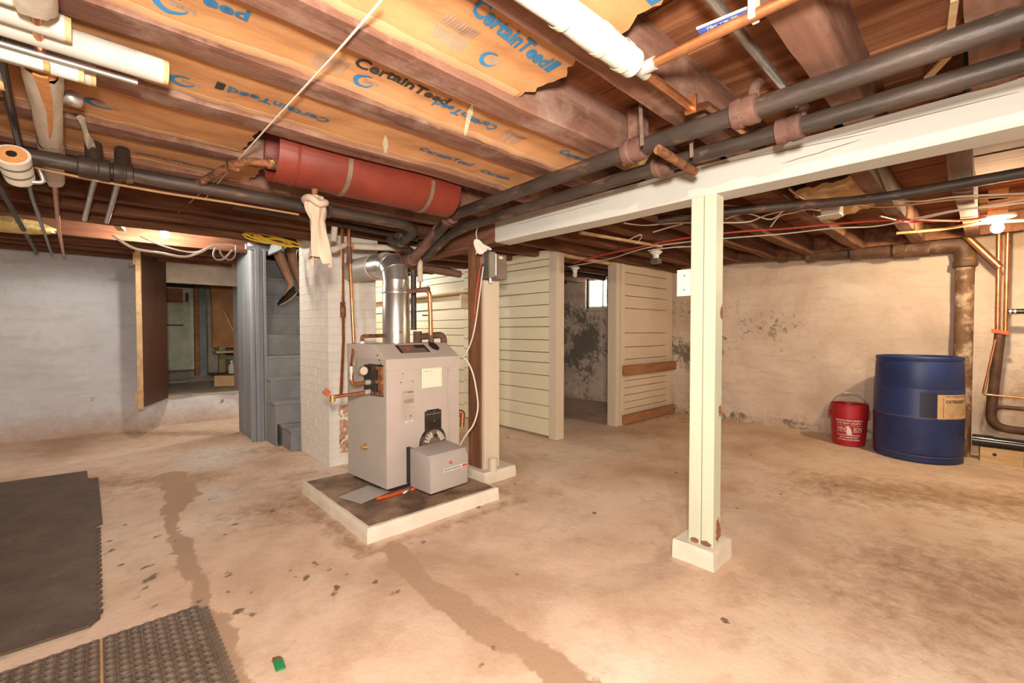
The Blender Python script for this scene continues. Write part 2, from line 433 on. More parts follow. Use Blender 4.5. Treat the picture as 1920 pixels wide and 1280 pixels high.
def glass():
    m, nt, p = _nodes('window_glass')
    p.inputs['Base Color'].default_value = (.95, 1, .96, 1); p.inputs['Roughness'].default_value = .25
    p.inputs['Transmission Weight'].default_value = 1.0; p.inputs['IOR'].default_value = 1.05
    return m
W['glass'] = glass()

# ------------------------------------------------------------------ the setting
XL, XR, YF, YB, YB2, ZC = -2.6, 5.87, -2.5, 6.67, 7.2, 2.10
def fbm(x, y, z=0., s=1., o=5):
    return noise.fractal(Vector((x*s, y*s, z*s)), 1.0, 2.0, o)
def clamp(v, a=0., b=1.): return max(a, min(b, v))
def set_attr(o, name, vals):
    at = o.data.attributes.new(name, 'FLOAT', 'POINT')
    at.data.foreach_set('value', vals)

# floor: one slab, slightly uneven, with the stains recorded per vertex
st = .035
nu, nv = int((XR-XL)/st), int((YB2-YF)/st)
fb = MB().grid(lambda u, v: (XL-.1+(XR-XL+.25)*u, YF-.1+(YB2-YF+.2)*v, .003*fbm(XL+(XR-XL)*u, YF+(YB2-YF)*v, 3, .9, 3)-.001), nu, nv)
floor = struct('floor', fb, W['floor'], smooth=60, label='worn stained concrete cellar floor')
def seg(x, y, a, b):
    ax, ay = a; bx, by = b; dx, dy = bx-ax, by-ay
    t = clamp(((x-ax)*dx+(y-ay)*dy)/(dx*dx+dy*dy))
    return math.hypot(x-ax-t*dx, y-ay-t*dy)
TR1 = [(1.09,2.12,.055),(1.08,1.95,.065),(1.06,1.56,.060),(1.07,1.30,.07),(1.08,1.15,.085),(1.10,1.02,.05),(1.09,.90,.06),(1.10,.72,.05)]
TR2 = [(.40,4.35,.10),(.42,4.0,.10),(.42,3.72,.09),(.34,3.45,.05),(.31,3.2,.025),(.30,3.0,.045),(.315,2.8,.05),(.31,2.3,.03),(.315,2.05,.04),(.31,1.7,.045),(.31,1.2,.03)]
tr, dm, pl, sp = [], [], [], []
rs = random.Random(3)
specks = [(rs.uniform(-.2,4.5), rs.uniform(.3,5.), rs.uniform(.008,.02)) for _ in range(150)]
specks += [(.25+rs.gauss(0,.22), 2.75+rs.gauss(0,.35), rs.uniform(.010,.024)) for _ in range(45)]
specks += [(.75+rs.gauss(0,.12), 2.05+rs.gauss(0,.2), rs.uniform(.012,.028)) for _ in range(16)]
cell = {}
for q in specks: cell.setdefault((int(q[0]/.2), int(q[1]/.2)), []).append(q)
for (x, y, z) in fb.v:
    wx = x + .035*fbm(x, y, 1, 4); wy = y + .05*fbm(x, y, 7, 4)
    t = 0
    for L in (TR1, TR2):
        for (a, b) in zip(L, L[1:]):
            if min(a[1], b[1])-.3 < y < max(a[1], b[1])+.3 and abs(x-a[0]) < .4:
                d = seg(wx, wy, a[:2], b[:2]); w = (a[2]+b[2])/2
                t = max(t, clamp(.5 + (w-d)/.05))
    tr.append(t)
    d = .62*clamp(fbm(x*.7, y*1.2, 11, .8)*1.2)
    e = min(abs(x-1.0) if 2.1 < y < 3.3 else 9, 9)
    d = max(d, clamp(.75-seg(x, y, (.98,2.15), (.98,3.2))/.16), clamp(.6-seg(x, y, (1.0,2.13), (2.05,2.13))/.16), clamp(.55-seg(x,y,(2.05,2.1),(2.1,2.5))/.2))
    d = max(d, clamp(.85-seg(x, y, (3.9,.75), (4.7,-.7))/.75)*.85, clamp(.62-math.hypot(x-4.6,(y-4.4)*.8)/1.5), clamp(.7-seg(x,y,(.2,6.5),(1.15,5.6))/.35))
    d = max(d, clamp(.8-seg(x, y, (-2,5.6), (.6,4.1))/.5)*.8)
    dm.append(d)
    p = clamp(.9-math.hypot((x-.75)*1.1, (y-4.7)*.8)/.75)
    p = max(p, clamp(.7-math.hypot(x-.62, (y-3.6)*.6)/.5)*.9, clamp(.6-math.hypot(x-2.9, y-1.0)/1.4)*.7)
    pl.append(p)
    k = 0
    ci, cj = int(x/.2), int(y/.2)
    for i in (-1,0,1):
        for j in (-1,0,1):
            for (sx, sy, sr) in cell.get((ci+i, cj+j), ()):
                k = max(k, clamp(1.0-math.hypot(x-sx, y-sy)/(sr*2.2)))
    sp.append(k*.8)
for n_, v_ in (('trench', tr), ('damp', dm), ('pale', pl), ('speck', sp)): set_attr(floor, n_, v_)

def rough_wall(mb, org, u, v, n, L, H, s=.06, amp=.015, seed=0, fs=2.2):
    org, u, v, n = Vector(org), Vector(u), Vector(v), Vector(n)
    nu_, nv_ = max(1, round(L/s)), max(1, round(H/s))
    def fn(a, b):
        p = org + u*(L*a) + v*(H*b)
        h = fbm(p.x+seed, p.y, p.z*1.3, fs)*amp
        return p + n*h
    return mb.grid(fn, nu_, nv_)

# right (stone) wall with the small cellar window in it
WY0, WY1, WZ0, WZ1 = 4.13, 4.56, 1.49, 1.98
m = MB()
for (y0, y1, z0, z1) in ((YF, WY0, 0, ZC), (WY1, YB2, 0, ZC), (WY0, WY1, 0, WZ0), (WY0, WY1, WZ1, ZC)):
    rough_wall(m, (XR, y0, z0-(.06 if z0 == 0 else 0)), (0,1,0), (0,0,1), (-1,0,0), y1-y0, z1-z0+(.06 if z0 == 0 else 0)+(.05 if z1 == ZC else 0), .07, .03)
m.box((XR+.05, YF-.1, -.1), (XR+.12, WY0, 2.2)); m.box((XR+.05, WY1, -.1), (XR+.12, YB2+.1, 2.2))
m.box((XR+.05, WY0-.01, -.1), (XR+.12, WY1+.01, WZ0-.05)); m.box((XR+.03, WY0-.001, WZ0-.3), (XR+.28, WY1, WZ0)); m.box((XR+.03, WY0, WZ1), (XR+.28, WY1, WZ1+.2))
m.box((XR+.03, WY0-.3, WZ0), (XR+.28, WY0, WZ1)); m.box((XR+.03, WY1, WZ0), (XR+.28, WY1+.3, WZ1))
wall_right = struct('wall_right', m, W['wall_r'], smooth=50, label='whitewashed stone wall with mould patches')
mo, stn = [], []
for (x, y, z) in m.v:
    k = clamp(1.15-math.hypot((y-4.7)*1.0, (z-.95)*.95)/.85)*.85 if y > 3.1 else 0
    if y < 3.1: k = max(k, clamp(.95-math.hypot((y-2.7)*.85, (z-.98)*.75)/.85)*.62, clamp(.8-math.hypot((y-1.9)*.6, (z-1.15)*1.1)/.9)*.50, clamp(.42-math.hypot((y-1.2), (z-.85)*1.6)/.9)*.8)
    k = max(k, clamp(.5-math.hypot(y+.2, (z-1.2)*.7)/.5)*.6)
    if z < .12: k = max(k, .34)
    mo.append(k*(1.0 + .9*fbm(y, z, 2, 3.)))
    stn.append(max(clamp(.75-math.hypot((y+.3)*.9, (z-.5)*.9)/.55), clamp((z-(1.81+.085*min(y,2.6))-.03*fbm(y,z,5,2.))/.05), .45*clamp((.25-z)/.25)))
set_attr(wall_right, 'mold', mo); set_attr(wall_right, 'stone', stn)

# back wall with the raised opening into the cold cellar
OX0, OX1, OZ0, OZ1 = .60, 1.42, .345, 1.955
m = MB()
for (x0, x1, z0, z1) in ((XL, OX0, 0, ZC), (OX0, OX1, 0, OZ0), (OX0, OX1, OZ1, ZC)):
    rough_wall(m, (x0, YB, z0-(.05 if z0 == 0 else 0)), (1,0,0), (0,0,1), (0,-1,0), x1-x0, z1-z0+(.05 if z0 == 0 else 0)+(.04 if z1 == ZC else 0), .07, .03 if z1 > 1 else .05)
m.box((OX0, YB+.03, OZ0-.3), (OX1, YB+.3, OZ0-.012)); m.box((XL-.1, YB+.04, -.05), (OX0, YB+.3, 2.2)); m.box((OX0, YB+.04, OZ1), (OX1, YB+.3, 2.2))
m.box((OX1, YB-.02, 0), (OX1+.1, YB2, ZC)); m.box((OX1, YB2, 0), (XR, YB2+.1, ZC))
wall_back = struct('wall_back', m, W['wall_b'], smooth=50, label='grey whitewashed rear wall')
mo, ba = [], []
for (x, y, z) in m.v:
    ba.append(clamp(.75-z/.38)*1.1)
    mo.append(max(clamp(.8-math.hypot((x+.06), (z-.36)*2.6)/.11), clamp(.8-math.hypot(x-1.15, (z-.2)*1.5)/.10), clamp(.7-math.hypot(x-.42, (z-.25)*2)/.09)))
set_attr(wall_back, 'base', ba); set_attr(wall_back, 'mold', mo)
struct('wall_left', rough_wall(MB(), (XL, YF, -.05), (0,1,0), (0,0,1), (1,0,0), YB2-YF, ZC+.15, .2, .02), W['wall_p'])
struct('wall_front', rough_wall(MB(), (XL, YF, -.05), (1,0,0), (0,0,1), (0,1,0), XR-XL, ZC+.15, .2, .02), W['wall_p'])

# cold cellar behind the opening
m = MB().box((-.6, YB+.28, .25), (2.2, 9.0, .335))
struct('floor_cold_cellar', m, W['cellar'])
m = MB()
rough_wall(m, (-.6, 8.75, .33), (1,0,0), (0,0,1), (0,-1,0), 2.8, 1.8, .1, .08)
m.box((-.7, YB+.3, .3), (-.6, 8.9, ZC)); m.box((2.2, YB+.3, .3), (2.3, 8.9, ZC))
struct('wall_cold_cellar', m, W['cellar'], smooth=50)

# ceiling: slab with the stairwell hole, boards and joists as its pieces
HX0, HX1, HY0, HY1 = 1.27, 2.2, 4.95, 6.9
m = MB()
for (x0, x1, y0, y1) in ((XL, HX0, YF, 9.1), (HX1, XR+.3, YF, 9.1), (HX0, HX1, YF, HY0), (HX0, HX1, HY1, 9.1)):
    m.box((x0, y0, ZC+.03), (x1, y1, ZC+.09))
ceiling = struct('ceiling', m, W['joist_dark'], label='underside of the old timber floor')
m = MB()
m.box((HX0-.05, HY0-.05, ZC+.03), (HX0, HY1, 4.2)); m.box((HX1, HY0-.05, ZC+.03), (HX1+.05, HY1, 4.2))
m.box((HX0-.05, HY0-.05, ZC+.03), (HX1+.05, HY0, 4.2)); m.box((HX0-.05, HY1, ZC+.03), (HX1+.05, HY1+.05, 4.2)); m.box((HX0-.05, HY0-.05, 4.2), (HX1+.05, HY1+.05, 4.25))
struct('wall_stairwell', m, W['bluegrey2'])
x = XL; k = 0
while x < XR-.02:
    w = R.uniform(.125, .165); x1 = min(x+w, XR)
    spans = [(YF, YB2)]
    if x1 > HX0 and x < HX1: spans = [(YF, HY0), (HY1, YB2)]
    for (y0, y1) in spans:
        dz = R.uniform(-.004, .004)
        part('floorboard', MB().box((x+.002, y0, ZC+dz), (x1-.003, y1, ZC+.024)), W['subfloor'], ceiling)
    x = x1; k += 1
JF = [-2.3, -1.9, -1.5, -1.12, -.74, -.33, .06, .41, .845, 1.25, 1.60, 1.99, 2.46, 2.87, 3.28, 3.69, 4.10, 4.51, 4.90, 5.30, 5.70, 6.10, 6.48]
def joist(x0, x1, yf, wd, z0, seed, mt):
    mb = MB(); n = max(2, int((x1-x0)/.12))
    prof = [(0,.02),(.018,0),(.5,-.002),(.982,0),(1,.02),(1,1),(0,1)]
    vs = []
    for i in range(n+1):
        xx = x0+(x1-x0)*i/n
        dy = .012*fbm(xx, seed*3.1, 0, 1.3, 3); dz = .010*fbm(xx, seed*1.7, 9, 1.6, 3); dw = 1+.09*fbm(xx, seed, 4, 1.8, 3)
        for (t, h) in prof:
            zz = z0+dz+h*.4 if h < .5 else ZC+.001
            vs.append((xx, yf-wd/2+dy+(t-.5)*wd*dw, zz if h >= .5 else z0+dz+h))
    P = len(prof); fs = []
    for i in range(n):
        for j in range(P):
            l = (j+1) % P
            fs.append((i*P+j, i*P+l, (i+1)*P+l, (i+1)*P+j))
    fs.append(tuple(reversed(range(P)))); fs.append(tuple(n*P+j for j in range(P)))
    mb.add(vs, fs)
    part('joist', mb, mt, ceiling, smooth=40)
for i, yf in enumerate(JF):
    xe = 2.42 if i % 2 else 2.33
    if HY0-.05 < yf < HY1+.1: xe = HX0-.03
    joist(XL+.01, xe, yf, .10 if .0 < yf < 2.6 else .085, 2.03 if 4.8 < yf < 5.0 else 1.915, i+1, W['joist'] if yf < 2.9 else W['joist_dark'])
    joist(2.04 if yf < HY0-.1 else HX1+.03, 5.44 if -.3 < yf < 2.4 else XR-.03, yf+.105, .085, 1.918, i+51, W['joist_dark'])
# a short trimmer board between two joists near the beam
part('trimmer', MB().box((1.72, 1.03, 1.93), (1.77, 1.105, 2.09)), W['joist'], ceiling, .004)
part('rim_board', MB().box((5.445, -.45, 1.93), (5.48, 2.75, 2.095)), W['joist_dark'], ceiling, .004)

# window frame and pane
win = thing('window_1', (XR+.1, (WY0+WY1)/2, WZ0), None, None, kind='structure')
fr = MB(); X0, X1 = XR+.08, XR+.13
fr.box((X0, WY0, WZ0), (X1, WY0+.035, WZ1)); fr.box((X0, WY1-.035, WZ0), (X1, WY1, WZ1))
fr.box((X0, WY0, WZ0), (X1, WY1, WZ0+.035)); fr.box((X0, WY0, WZ1-.035), (X1, WY1, WZ1))
fr.box((X0, WY0+.12, WZ0), (X1, WY0+.145, WZ1))
part('window_frame', fr, W['mint'], win, .004)
part('pane', MB().box((X0+.02, WY0+.145, WZ0+.035), (X0+.024, WY1-.035, WZ1-.035)), W['glass'], win)
part('pane', MB().box((X0+.02, WY0+.035, WZ0+.035), (X0+.024, WY0+.12, WZ1-.035)), W['glass'], win)
part('window_sill', rough_wall(MB(), (XR-.04, WY0-.08, WZ0-.04), (0,1,0), (1,0,0), (0,0,1), WY1-WY0+.16, .16, .03, .03), W['rawbrick'], win, smooth=50)

# plank partition (two bays) and the short cross partition, every plank a piece
def planks(parent, axis, fixed, a0, a1, zs, mt, th=.022, name='plank', jig=.002, slope=None):
    for z0, z1 in zip(zs, zs[1:]):
        d = R.uniform(-jig, jig)
        s0 = slope(z0) if slope else 0; s1 = slope(z1) if slope else 0
        g = .0035
        if axis == 'y':
            mb = MB().add([(fixed+d,a0,z0+g),(fixed+d,a1,z0+g+s0),(fixed+d,a1,z1-g+s1),(fixed+d,a0,z1-g),
                           (fixed+d+th,a0,z0+g),(fixed+d+th,a1,z0+g+s0),(fixed+d+th,a1,z1-g+s1),(fixed+d+th,a0,z1-g)],
                          [(0,1,2,3),(7,6,5,4),(0,4,5,1),(1,5,6,2),(2,6,7,3),(3,7,4,0)])
        else:
            mb = MB().box((a0, fixed+d, z0+g), (a1, fixed+d+th, z1-g))
        part(name, mb, mt, parent, .002)
wp = thing('wall_partition', (3.47, 3.05, 0), 'cream plank partition behind the boiler', None, kind='structure')
zs = [.02,.20,.335,.50,.655,.79,.90,1.03,1.17,1.27,1.40,1.53,1.66,1.80,1.875,1.975]
planks(wp, 'y', 3.46, 3.14, 4.62, zs, W['plank'])
zs2 = [.02,.17,.32,.47,.62,.77,.93,1.07,1.16,1.27,1.42,1.50,1.63,1.77,1.86,1.97]
planks(wp, 'y', 3.465, 4.63, YB2, zs2, W['plank'])
part('stud', MB().box((3.44, 3.03, 0), (3.56, 3.135, 2.0)), W['cream'], wp, .004)
for yy in (4.58, 5.9): part('stud', MB().box((3.49, yy, 0), (3.57, yy+.09, 2.0)), W['cream'], wp, .004)
wc = thing('wall_crossing', (4.5, 3.05, 0), 'whitewashed plank cross partition beside the doorway', None, kind='structure')
zs = [.10,.175,.26,.345,.435,.52,.60,.78,.93,1.10,1.40,1.55,1.69,1.83,1.985]
planks(wc, 'x', 3.02, 4.60, 5.72, zs, W['plank_pink'])
part('stud', MB().box((4.46, 3.00, 0), (4.535, 3.12, 1.985)), W['cream'], wc, .004)
part('stud', MB().box((4.545, 2.985, 0), (4.62, 3.09, 1.985)), W['plank_pink'], wc, .004)
part('stud', MB().box((5.70, 3.00, 0), (5.80, 3.10, 1.96)), W['plank_pink'], wc, .004)
part('rail', MB().box((4.56, 2.935, .02), (5.78, 2.98, .125)), W['board'], wc, .004, label='reddish bare bottom rail')
part('rail', MB().box((4.56, 2.935, .60), (5.80, 2.98, .715)), W['board'], wc, .004, label='reddish bare middle rail')
# head piece over the doorway
part('head_rail', MB().box((3.52, 3.05, 1.90), (4.5, 3.12, 1.945)), W['pine'], wp, .003)

# ------------------------------------------------------------------ beam and posts
bm_ = thing('support_beam', (2.21, 0, 1.765), 'long white painted timber beam carrying the joists', 'beam')
def beam(x0, x1, y0, y1, z0, z1, seed):
    mb = MB(); n = int((y1-y0)/.12); vs = []
    prof = [(0,.012),(.06,0),(.94,0),(1,.012),(1,1),(0,1)]
    for i in range(n+1):
        yy = y0+(y1-y0)*i/n
        for (t, h) in prof:
            zz = z1 if h == 1 else z0+h+.004*fbm(yy, seed, t*5, 2, 3)
            vs.append((x0+(x1-x0)*t+.004*fbm(yy, seed+7, t*3, 1.5, 3), yy, zz))
    P_ = len(prof); fs = []
    for i in range(n):
        for j in range(P_): fs.append((i*P_+j, i*P_+(j+1)%P_, (i+1)*P_+(j+1)%P_, (i+1)*P_+j))
    fs.append(tuple(reversed(range(P_)))); fs.append(tuple(n*P_+j for j in range(P_)))
    return mb.add(vs, fs)
part('painted_length', beam(2.13, 2.285, YF+.05, 2.47, 1.765, 1.912, 1), W['white'], bm_, smooth=35)
part('bare_length', beam(2.135, 2.28, 2.47, YB2-.05, 1.77, 1.912, 2), W['bare'], bm_, smooth=35, label='unpainted brown far end')
# drying cracks along the painted face
ck = MB()
for (y0, y1, z0, z1) in ((-.1,.45,1.868,1.878),(.3,1.05,1.862,1.905),(.9,2.4,1.893,1.872),(.35,.62,1.845,1.825),(1.5,2.3,1.86,1.852)):
    pts = [(2.1295, y0+(y1-y0)*t/8, z0+(z1-z0)*t/8+R.uniform(-.002,.002)) for t in range(9)]
    ck.tube(pts, [.0003]+[.0013]*7+[.0003], 5)
part('drying_crack', ck, W['bare'], bm_)

def footing(name, x0, x1, y0, y1, h, label):
    mb = MB(); n = 8
    def blk(a, b):
        return (x0+(x1-x0)*a, y0+(y1-y0)*b)
    vs = []
    for k, (s_, zz) in enumerate(((1.0,-.01),(.995,h*.6),(.985,h-.008),(.96,h))):
        cx_, cy_ = (x0+x1)/2, (y0+y1)/2
        for j in range(4*n):
            e, t = divmod(j, n); t /= n
            a, b = ((t,0),(1,t),(1-t,1),(0,1-t))[e]
            px, py = blk(a, b)
            w = .006*fbm(px*3, py*3, zz*8, 3, 3)
            vs.append((cx_+(px-cx_)*s_+w, cy_+(py-cy_)*s_+w, zz+(.004*fbm(px, py, 2, 8, 2) if k > 1 else 0)))
    m4 = 4*n; fs = []
    for k in range(3):
        for j in range(m4): fs.append((k*m4+j, k*m4+(j+1)%m4, (k+1)*m4+(j+1)%m4, (k+1)*m4+j))
    fs.append(tuple(3*m4+j for j in range(m4)))
    mb.add(vs, fs)
    return solo(name, mb, W['concrete'], label, 'footing', smooth=40)
footing('concrete_footing', 2.085, 2.30, .865, 1.07, .088, 'small white concrete block under the pale green post')
p1 = thing('support_post', (2.17, .95, .088), 'pale green painted wooden post standing on a small white block', 'post')
part('stud', MB().box((2.132, .888, .088), (2.215, .945, 1.766)), W['mint'], p1, .004)
part('stud', MB().box((2.130, .948, .088), (2.213, 1.008, 1.766)), W['mint'], p1, .004)
def patch(mb, c, u, v, ru, rv, seed, th=.0012):
    c, u, v = Vector(c), Vector(u), Vector(v); nrm = u.cross(v).normalized(); n = 28
    ring = [c+u*(math.cos(2*PI*k/n)*ru*(1+.6*fbm(k*.9, seed, 0, 1, 3)))+v*(math.sin(2*PI*k/n)*rv*(1+.6*fbm(k*.9, seed+5, 0, 1, 3))) for k in range(n)]
    mb.add([p for p in ring]+[p+nrm*th for p in ring], [tuple(range(n, 2*n))]+[(k,(k+1)%n,n+(k+1)%n,n+k) for k in range(n)])
for (c, ru, rv) in (((2.185,.8875,.155),.026,.055),((2.195,.8875,.74),.016,.028),((2.20,.8875,1.21),.014,.03)):
    mb = MB(); patch(mb, c, (1,0,0), (0,0,1), ru, rv, c[2]*9); part('chipped_paint', mb, W['board'], p1)
mb = MB(); patch(mb, (2.1315,.92,.10), (0,-1,0), (0,0,1), .025, .012, 4); patch(mb, (2.1295,.975,.10), (0,-1,0), (0,0,1), .02, .012, 8)
part('chipped_paint', mb, W['bare'], p1)
# switch box fixed to the post's far side
sw = thing('switch_box', (2.17, 1.05, 1.30), 'ivory wall switch with cover plate on the pale green post', 'switch')
part('box', MB().box((2.158, 1.008, 1.305), (2.20, 1.08, 1.42)), W['steelbox'], sw, .003)
cpl = part('cover_plate', MB().box((2.150, 1.009, 1.296), (2.158, 1.089, 1.428)), W['certificate'], sw, .003)
part('toggle', MB().box((2.138, 1.043, 1.35), (2.151, 1.055, 1.376)), W['certificate'], sw, .002)
for zz in (1.327, 1.397): part('screw', MB().lathe([(.004,-.002),(.004,.0)], (2.1495, 1.049, zz), 8, 'x'), W['steelbox'], sw)

footing('concrete_footing', 2.05, 2.37, 2.50, 2.98, .085, 'long white concrete block under the brown and cream post')
p2 = thing('support_post', (2.18, 2.7, .08), 'dark brown post with a cream painted board on its front', 'post')
part('post_timber', MB().box((2.105, 2.605, .08), (2.20, 2.76, 1.772)), W['brownwood'], p2, .006)
part('facing_board', MB().box((2.112, 2.572, .08), (2.262, 2.604, 1.50)), W['cream'], p2, .005, label='cream painted facing board')
solo('pipe_stub', MB().lathe([(.034,.078),(.034,.16),(.030,.172),(.026,.172),(.026,.09)], (2.16, 2.53, 0), 20), W['cream'], 'short cream painted pipe stub upright at the foot of the brown post', 'pipe', smooth=40)

# ------------------------------------------------------------------ boiler pad
pd = thing('boiler_pad', (1.49, 2.7, 0), 'square whitewashed concrete pad with oily brown top under the boiler', 'pad')
PX0, PX1, PY0, PY1, PZ = 1.03, 1.95, 2.225, 3.24, .080
mb = MB(); nn = 24; vs = []
for (s_, zz) in ((1.004,-.01),(1.0,.04),(.998,.072),(.990,PZ)):
    for j in range(4*nn):
        e, t = divmod(j, nn); t /= nn
        a, b = ((t,0),(1,t),(1-t,1),(0,1-t))[e]
        px, py = PX0+(PX1-PX0)*a, PY0+(PY1-PY0)*b
        w = .007*fbm(px*4, py*4, zz*9, 2.5, 3)
        vs.append((1.49+(px-1.49)*s_+w, 2.73+(py-2.73)*s_+w, zz))
m4 = 4*nn; fs = []
for k in range(3):
    for j in range(m4): fs.append((k*m4+j, k*m4+(j+1)%m4, (k+1)*m4+(j+1)%m4, (k+1)*m4+j))
fs.append(tuple(3*m4+j for j in range(m4)))
part('slab', mb.add(vs, fs), W['concrete'], pd, smooth=40)
mb = MB()
mb.sheet(lambda u, v: (PX0+.022+(PX1-PX0-.044)*u+.006*fbm(u*9, v*9, 1, 1, 2)*(u in (0.,1.)), PY0+.024+(PY1-PY0-.05)*v+.008*fbm(u*9, v*9, 5, 1, 2)*(v in (0.,1.)), PZ+.0025+.001*fbm(u*5, v*5, 3, 1, 2)), 22, 22, (0,0,-.003))
part('oily_top_coat', mb, W['padtop'], pd, label='dark oil stained top')

# ------------------------------------------------------------------ boiler
BA = math.radians(4.6); BC, BS = math.cos(BA), math.sin(BA)
def B(u, v, z): return (1.338+u*BC-v*BS, 2.602+u*BS+v*BC, z)
def BV(u, v, z=0): return Vector((u*BC-v*BS, u*BS+v*BC, z))
def bbox(mb, u0, u1, v0, v1, z0, z1):
    c = Vector(B((u0+u1)/2, (v0+v1)/2, (z0+z1)/2))
    return mb.obox(c, BV((u1-u0)/2, 0), BV(0, (v1-v0)/2), Vector((0,0,(z1-z0)/2)))
BW, BD, BZ0, BZ1, BZ2 = .60, .50, .115, .938, 1.035
boi = thing('boiler', B(.3, .25, .08), 'grey floor standing oil boiler with a sloping top and rusty side opening', 'boiler')
# legs / base frame
mb = MB(); bbox(mb, .03, BW-.03, .03, BD-.02, .083, BZ0+.01); part('base_frame', mb, W['black'], boi)
# front panel with keyhole-shaped cut-out
KU, KZ, KR = .365, .345, .118
pan = MB()
def plate2d(mb, outer, hole, v0, v1):
    # outer & hole polylines with the same number of points -> ring plate
    n = len(outer)
    A = [B(u, v0, z) for u, z in outer]; Hh = [B(u, v0, z) for u, z in hole]
    A2 = [B(u, v1, z) for u, z in outer]; H2 = [B(u, v1, z) for u, z in hole]
    fs = []
    for k in range(n):
        l = (k+1) % n
        fs += [(k,l,n+l,n+k), (2*n+k,3*n+k,3*n+l,2*n+l), (k,2*n+k,2*n+l,l), (n+k,n+l,3*n+l,3*n+k)]
    mb.add(A+Hh+A2+H2, fs)
hole = []
a0 = math.radians(62)
for k in range(25):
    a = a0 - (2*a0 + 2*math.radians(90-62))*0 - (math.radians(360) - 2*math.radians(28))*k/24
    hole.append((KU+KR*math.cos(a), KZ+KR*math.sin(a)))
tw = abs(hole[0][0]-KU)
hole = hole + [(KU-tw, .58), (KU, .58), (KU+tw, .58)]
def project_out(u, z):
    # push hole point to the outer rectangle along the ray from the hole centre
    cu, cz = KU, .42; du, dz = u-cu, z-cz; t = 1e9
    if du > 1e-6: t = min(t, (BW-cu)/du)
    if du < -1e-6: t = min(t, (0-cu)/du)
    if dz > 1e-6: t = min(t, (BZ1-cz)/dz)
    if dz < -1e-6: t = min(t, (BZ0-cz)/dz)
    return (cu+du*t, cz+dz*t)
hh = []
for (u, z) in hole: hh.append((u, z))
outer = [project_out(u, z) for u, z in hh]
def snap(i, c): outer[i] = c
for c in ((0,BZ0),(BW,BZ0),(0,BZ1),(BW,BZ1)):
    i = min(range(len(outer)), key=lambda k: math.hypot(outer[k][0]-c[0], outer[k][1]-c[1])); outer[i] = c
plate2d(pan, outer, hh, 0.0, .012)
part('front_panel', pan, W['grey'], boi, label='pinkish grey front panel with keyhole cut-out')
mb = MB(); bbox(mb, BW-.010, BW, .012, BD, BZ0, BZ1)
part('side_panel', mb, W['greyside'], boi)
# left side panel with a rectangular opening showing the rusty casting
mb = MB(); OV0, OV1, OZa, OZb = .035, .235, .70, .905
for (v0, v1, z0, z1) in ((.012,BD,BZ0,OZa),(.012,OV0,OZa,OZb),(OV1,BD,OZa,OZb),(.012,BD,OZb,BZ1)):
    bbox(mb, 0, .010, v0, v1, z0, z1)
part('side_panel', mb, W['greyside'], boi)
mb = MB(); bbox(mb, .01, BW-.01, BD-.01, BD, BZ0, BZ1); part('back_panel', mb, W['greyside'], boi)
mb = MB(); bbox(mb, .05, BW-.05, .05, BD-.03, .16, .90); part('iron_casting', mb, W['black'], boi, .01)
# hood: slope rising from the front then flat
mb = MB(); SV = .145
poly = [(0,BZ1),(0,BZ1-.0),(SV,BZ2),(BD,BZ2),(BD,BZ1)]
pts = [(0,BZ1+.004),(SV,BZ2),(BD+.004,BZ2),(BD+.004,BZ1-.0),(0,BZ1-.0)]
n5 = len(pts); A = [B(-.003, v, z) for v, z in pts]; A2 = [B(BW+.003, v, z) for v, z in pts]
mb.add(A+A2, [tuple(range(n5)), tuple(reversed(range(n5, 2*n5)))]+[(k,(k+1)%n5,n5+(k+1)%n5,n5+k) for k in range(n5)])
hood = part('sloping_hood', mb, W['grey'], boi, .003)
mb = MB(); bbox(mb, -.004, BW+.004, -.006, .0, BZ1-.072, BZ1+.003)
part('front_lip', mb, W['grey'], boi, .002)
# recessed control window on the slope
sn = Vector((BZ2-BZ1-.004, SV)).normalized()
def S(u, t, h=0.0):
    # point on the sloping face: t along the slope, h outward
    v = SV*t - h*sn.x*1.0; z = BZ1+.004+(BZ2-BZ1-.004)*t + h*sn.y
    return Vector(B(u, v, z))
mb = MB(); mb.add([S(.145,.36,.001),S(.385,.36,.001),S(.385,.90,.001),S(.145,.90,.001),S(.145,.36,-.002),S(.385,.36,-.002),S(.385,.90,-.002),S(.145,.90,-.002)],
    [(0,1,2,3),(0,4,5,1),(1,5,6,2),(2,6,7,3),(3,7,4,0)])
part('control_recess', mb, W['black'], hood)
mb = MB(); mb.add([S(.165,.36,.0022),S(.362,.36,.0022),S(.362,.66,.0022),S(.29,.66,.0022),S(.29,.86,.0022),S(.165,.86,.0022)], [(0,1,2,3,4,5)])
part('control_cover', mb, W['cover'], hood)
mb = MB(); mb.add([S(.205,.56,.003),S(.25,.56,.003),S(.25,.74,.003),S(.205,.74,.003)], [(0,1,2,3)]); part('red_badge', mb, W['redink'], hood)
mb = MB(); c = S(.455,.74,.002); uu = (S(1,0)-S(0,0)).normalized(); vv = (S(0,1)-S(0,0)).normalized(); nrm = uu.cross(vv)
ring = [c+uu*(.036*math.cos(a))+vv*(.05*math.sin(a)) for a in [2*PI*k/20 for k in range(20)]]
mb.add(ring+[p+nrm*.004 for p in ring], [tuple(range(20,40))]+[(k,(k+1)%20,20+(k+1)%20,20+k) for k in range(20)])
part('pipe_collar_hole', mb, W['black'], hood)
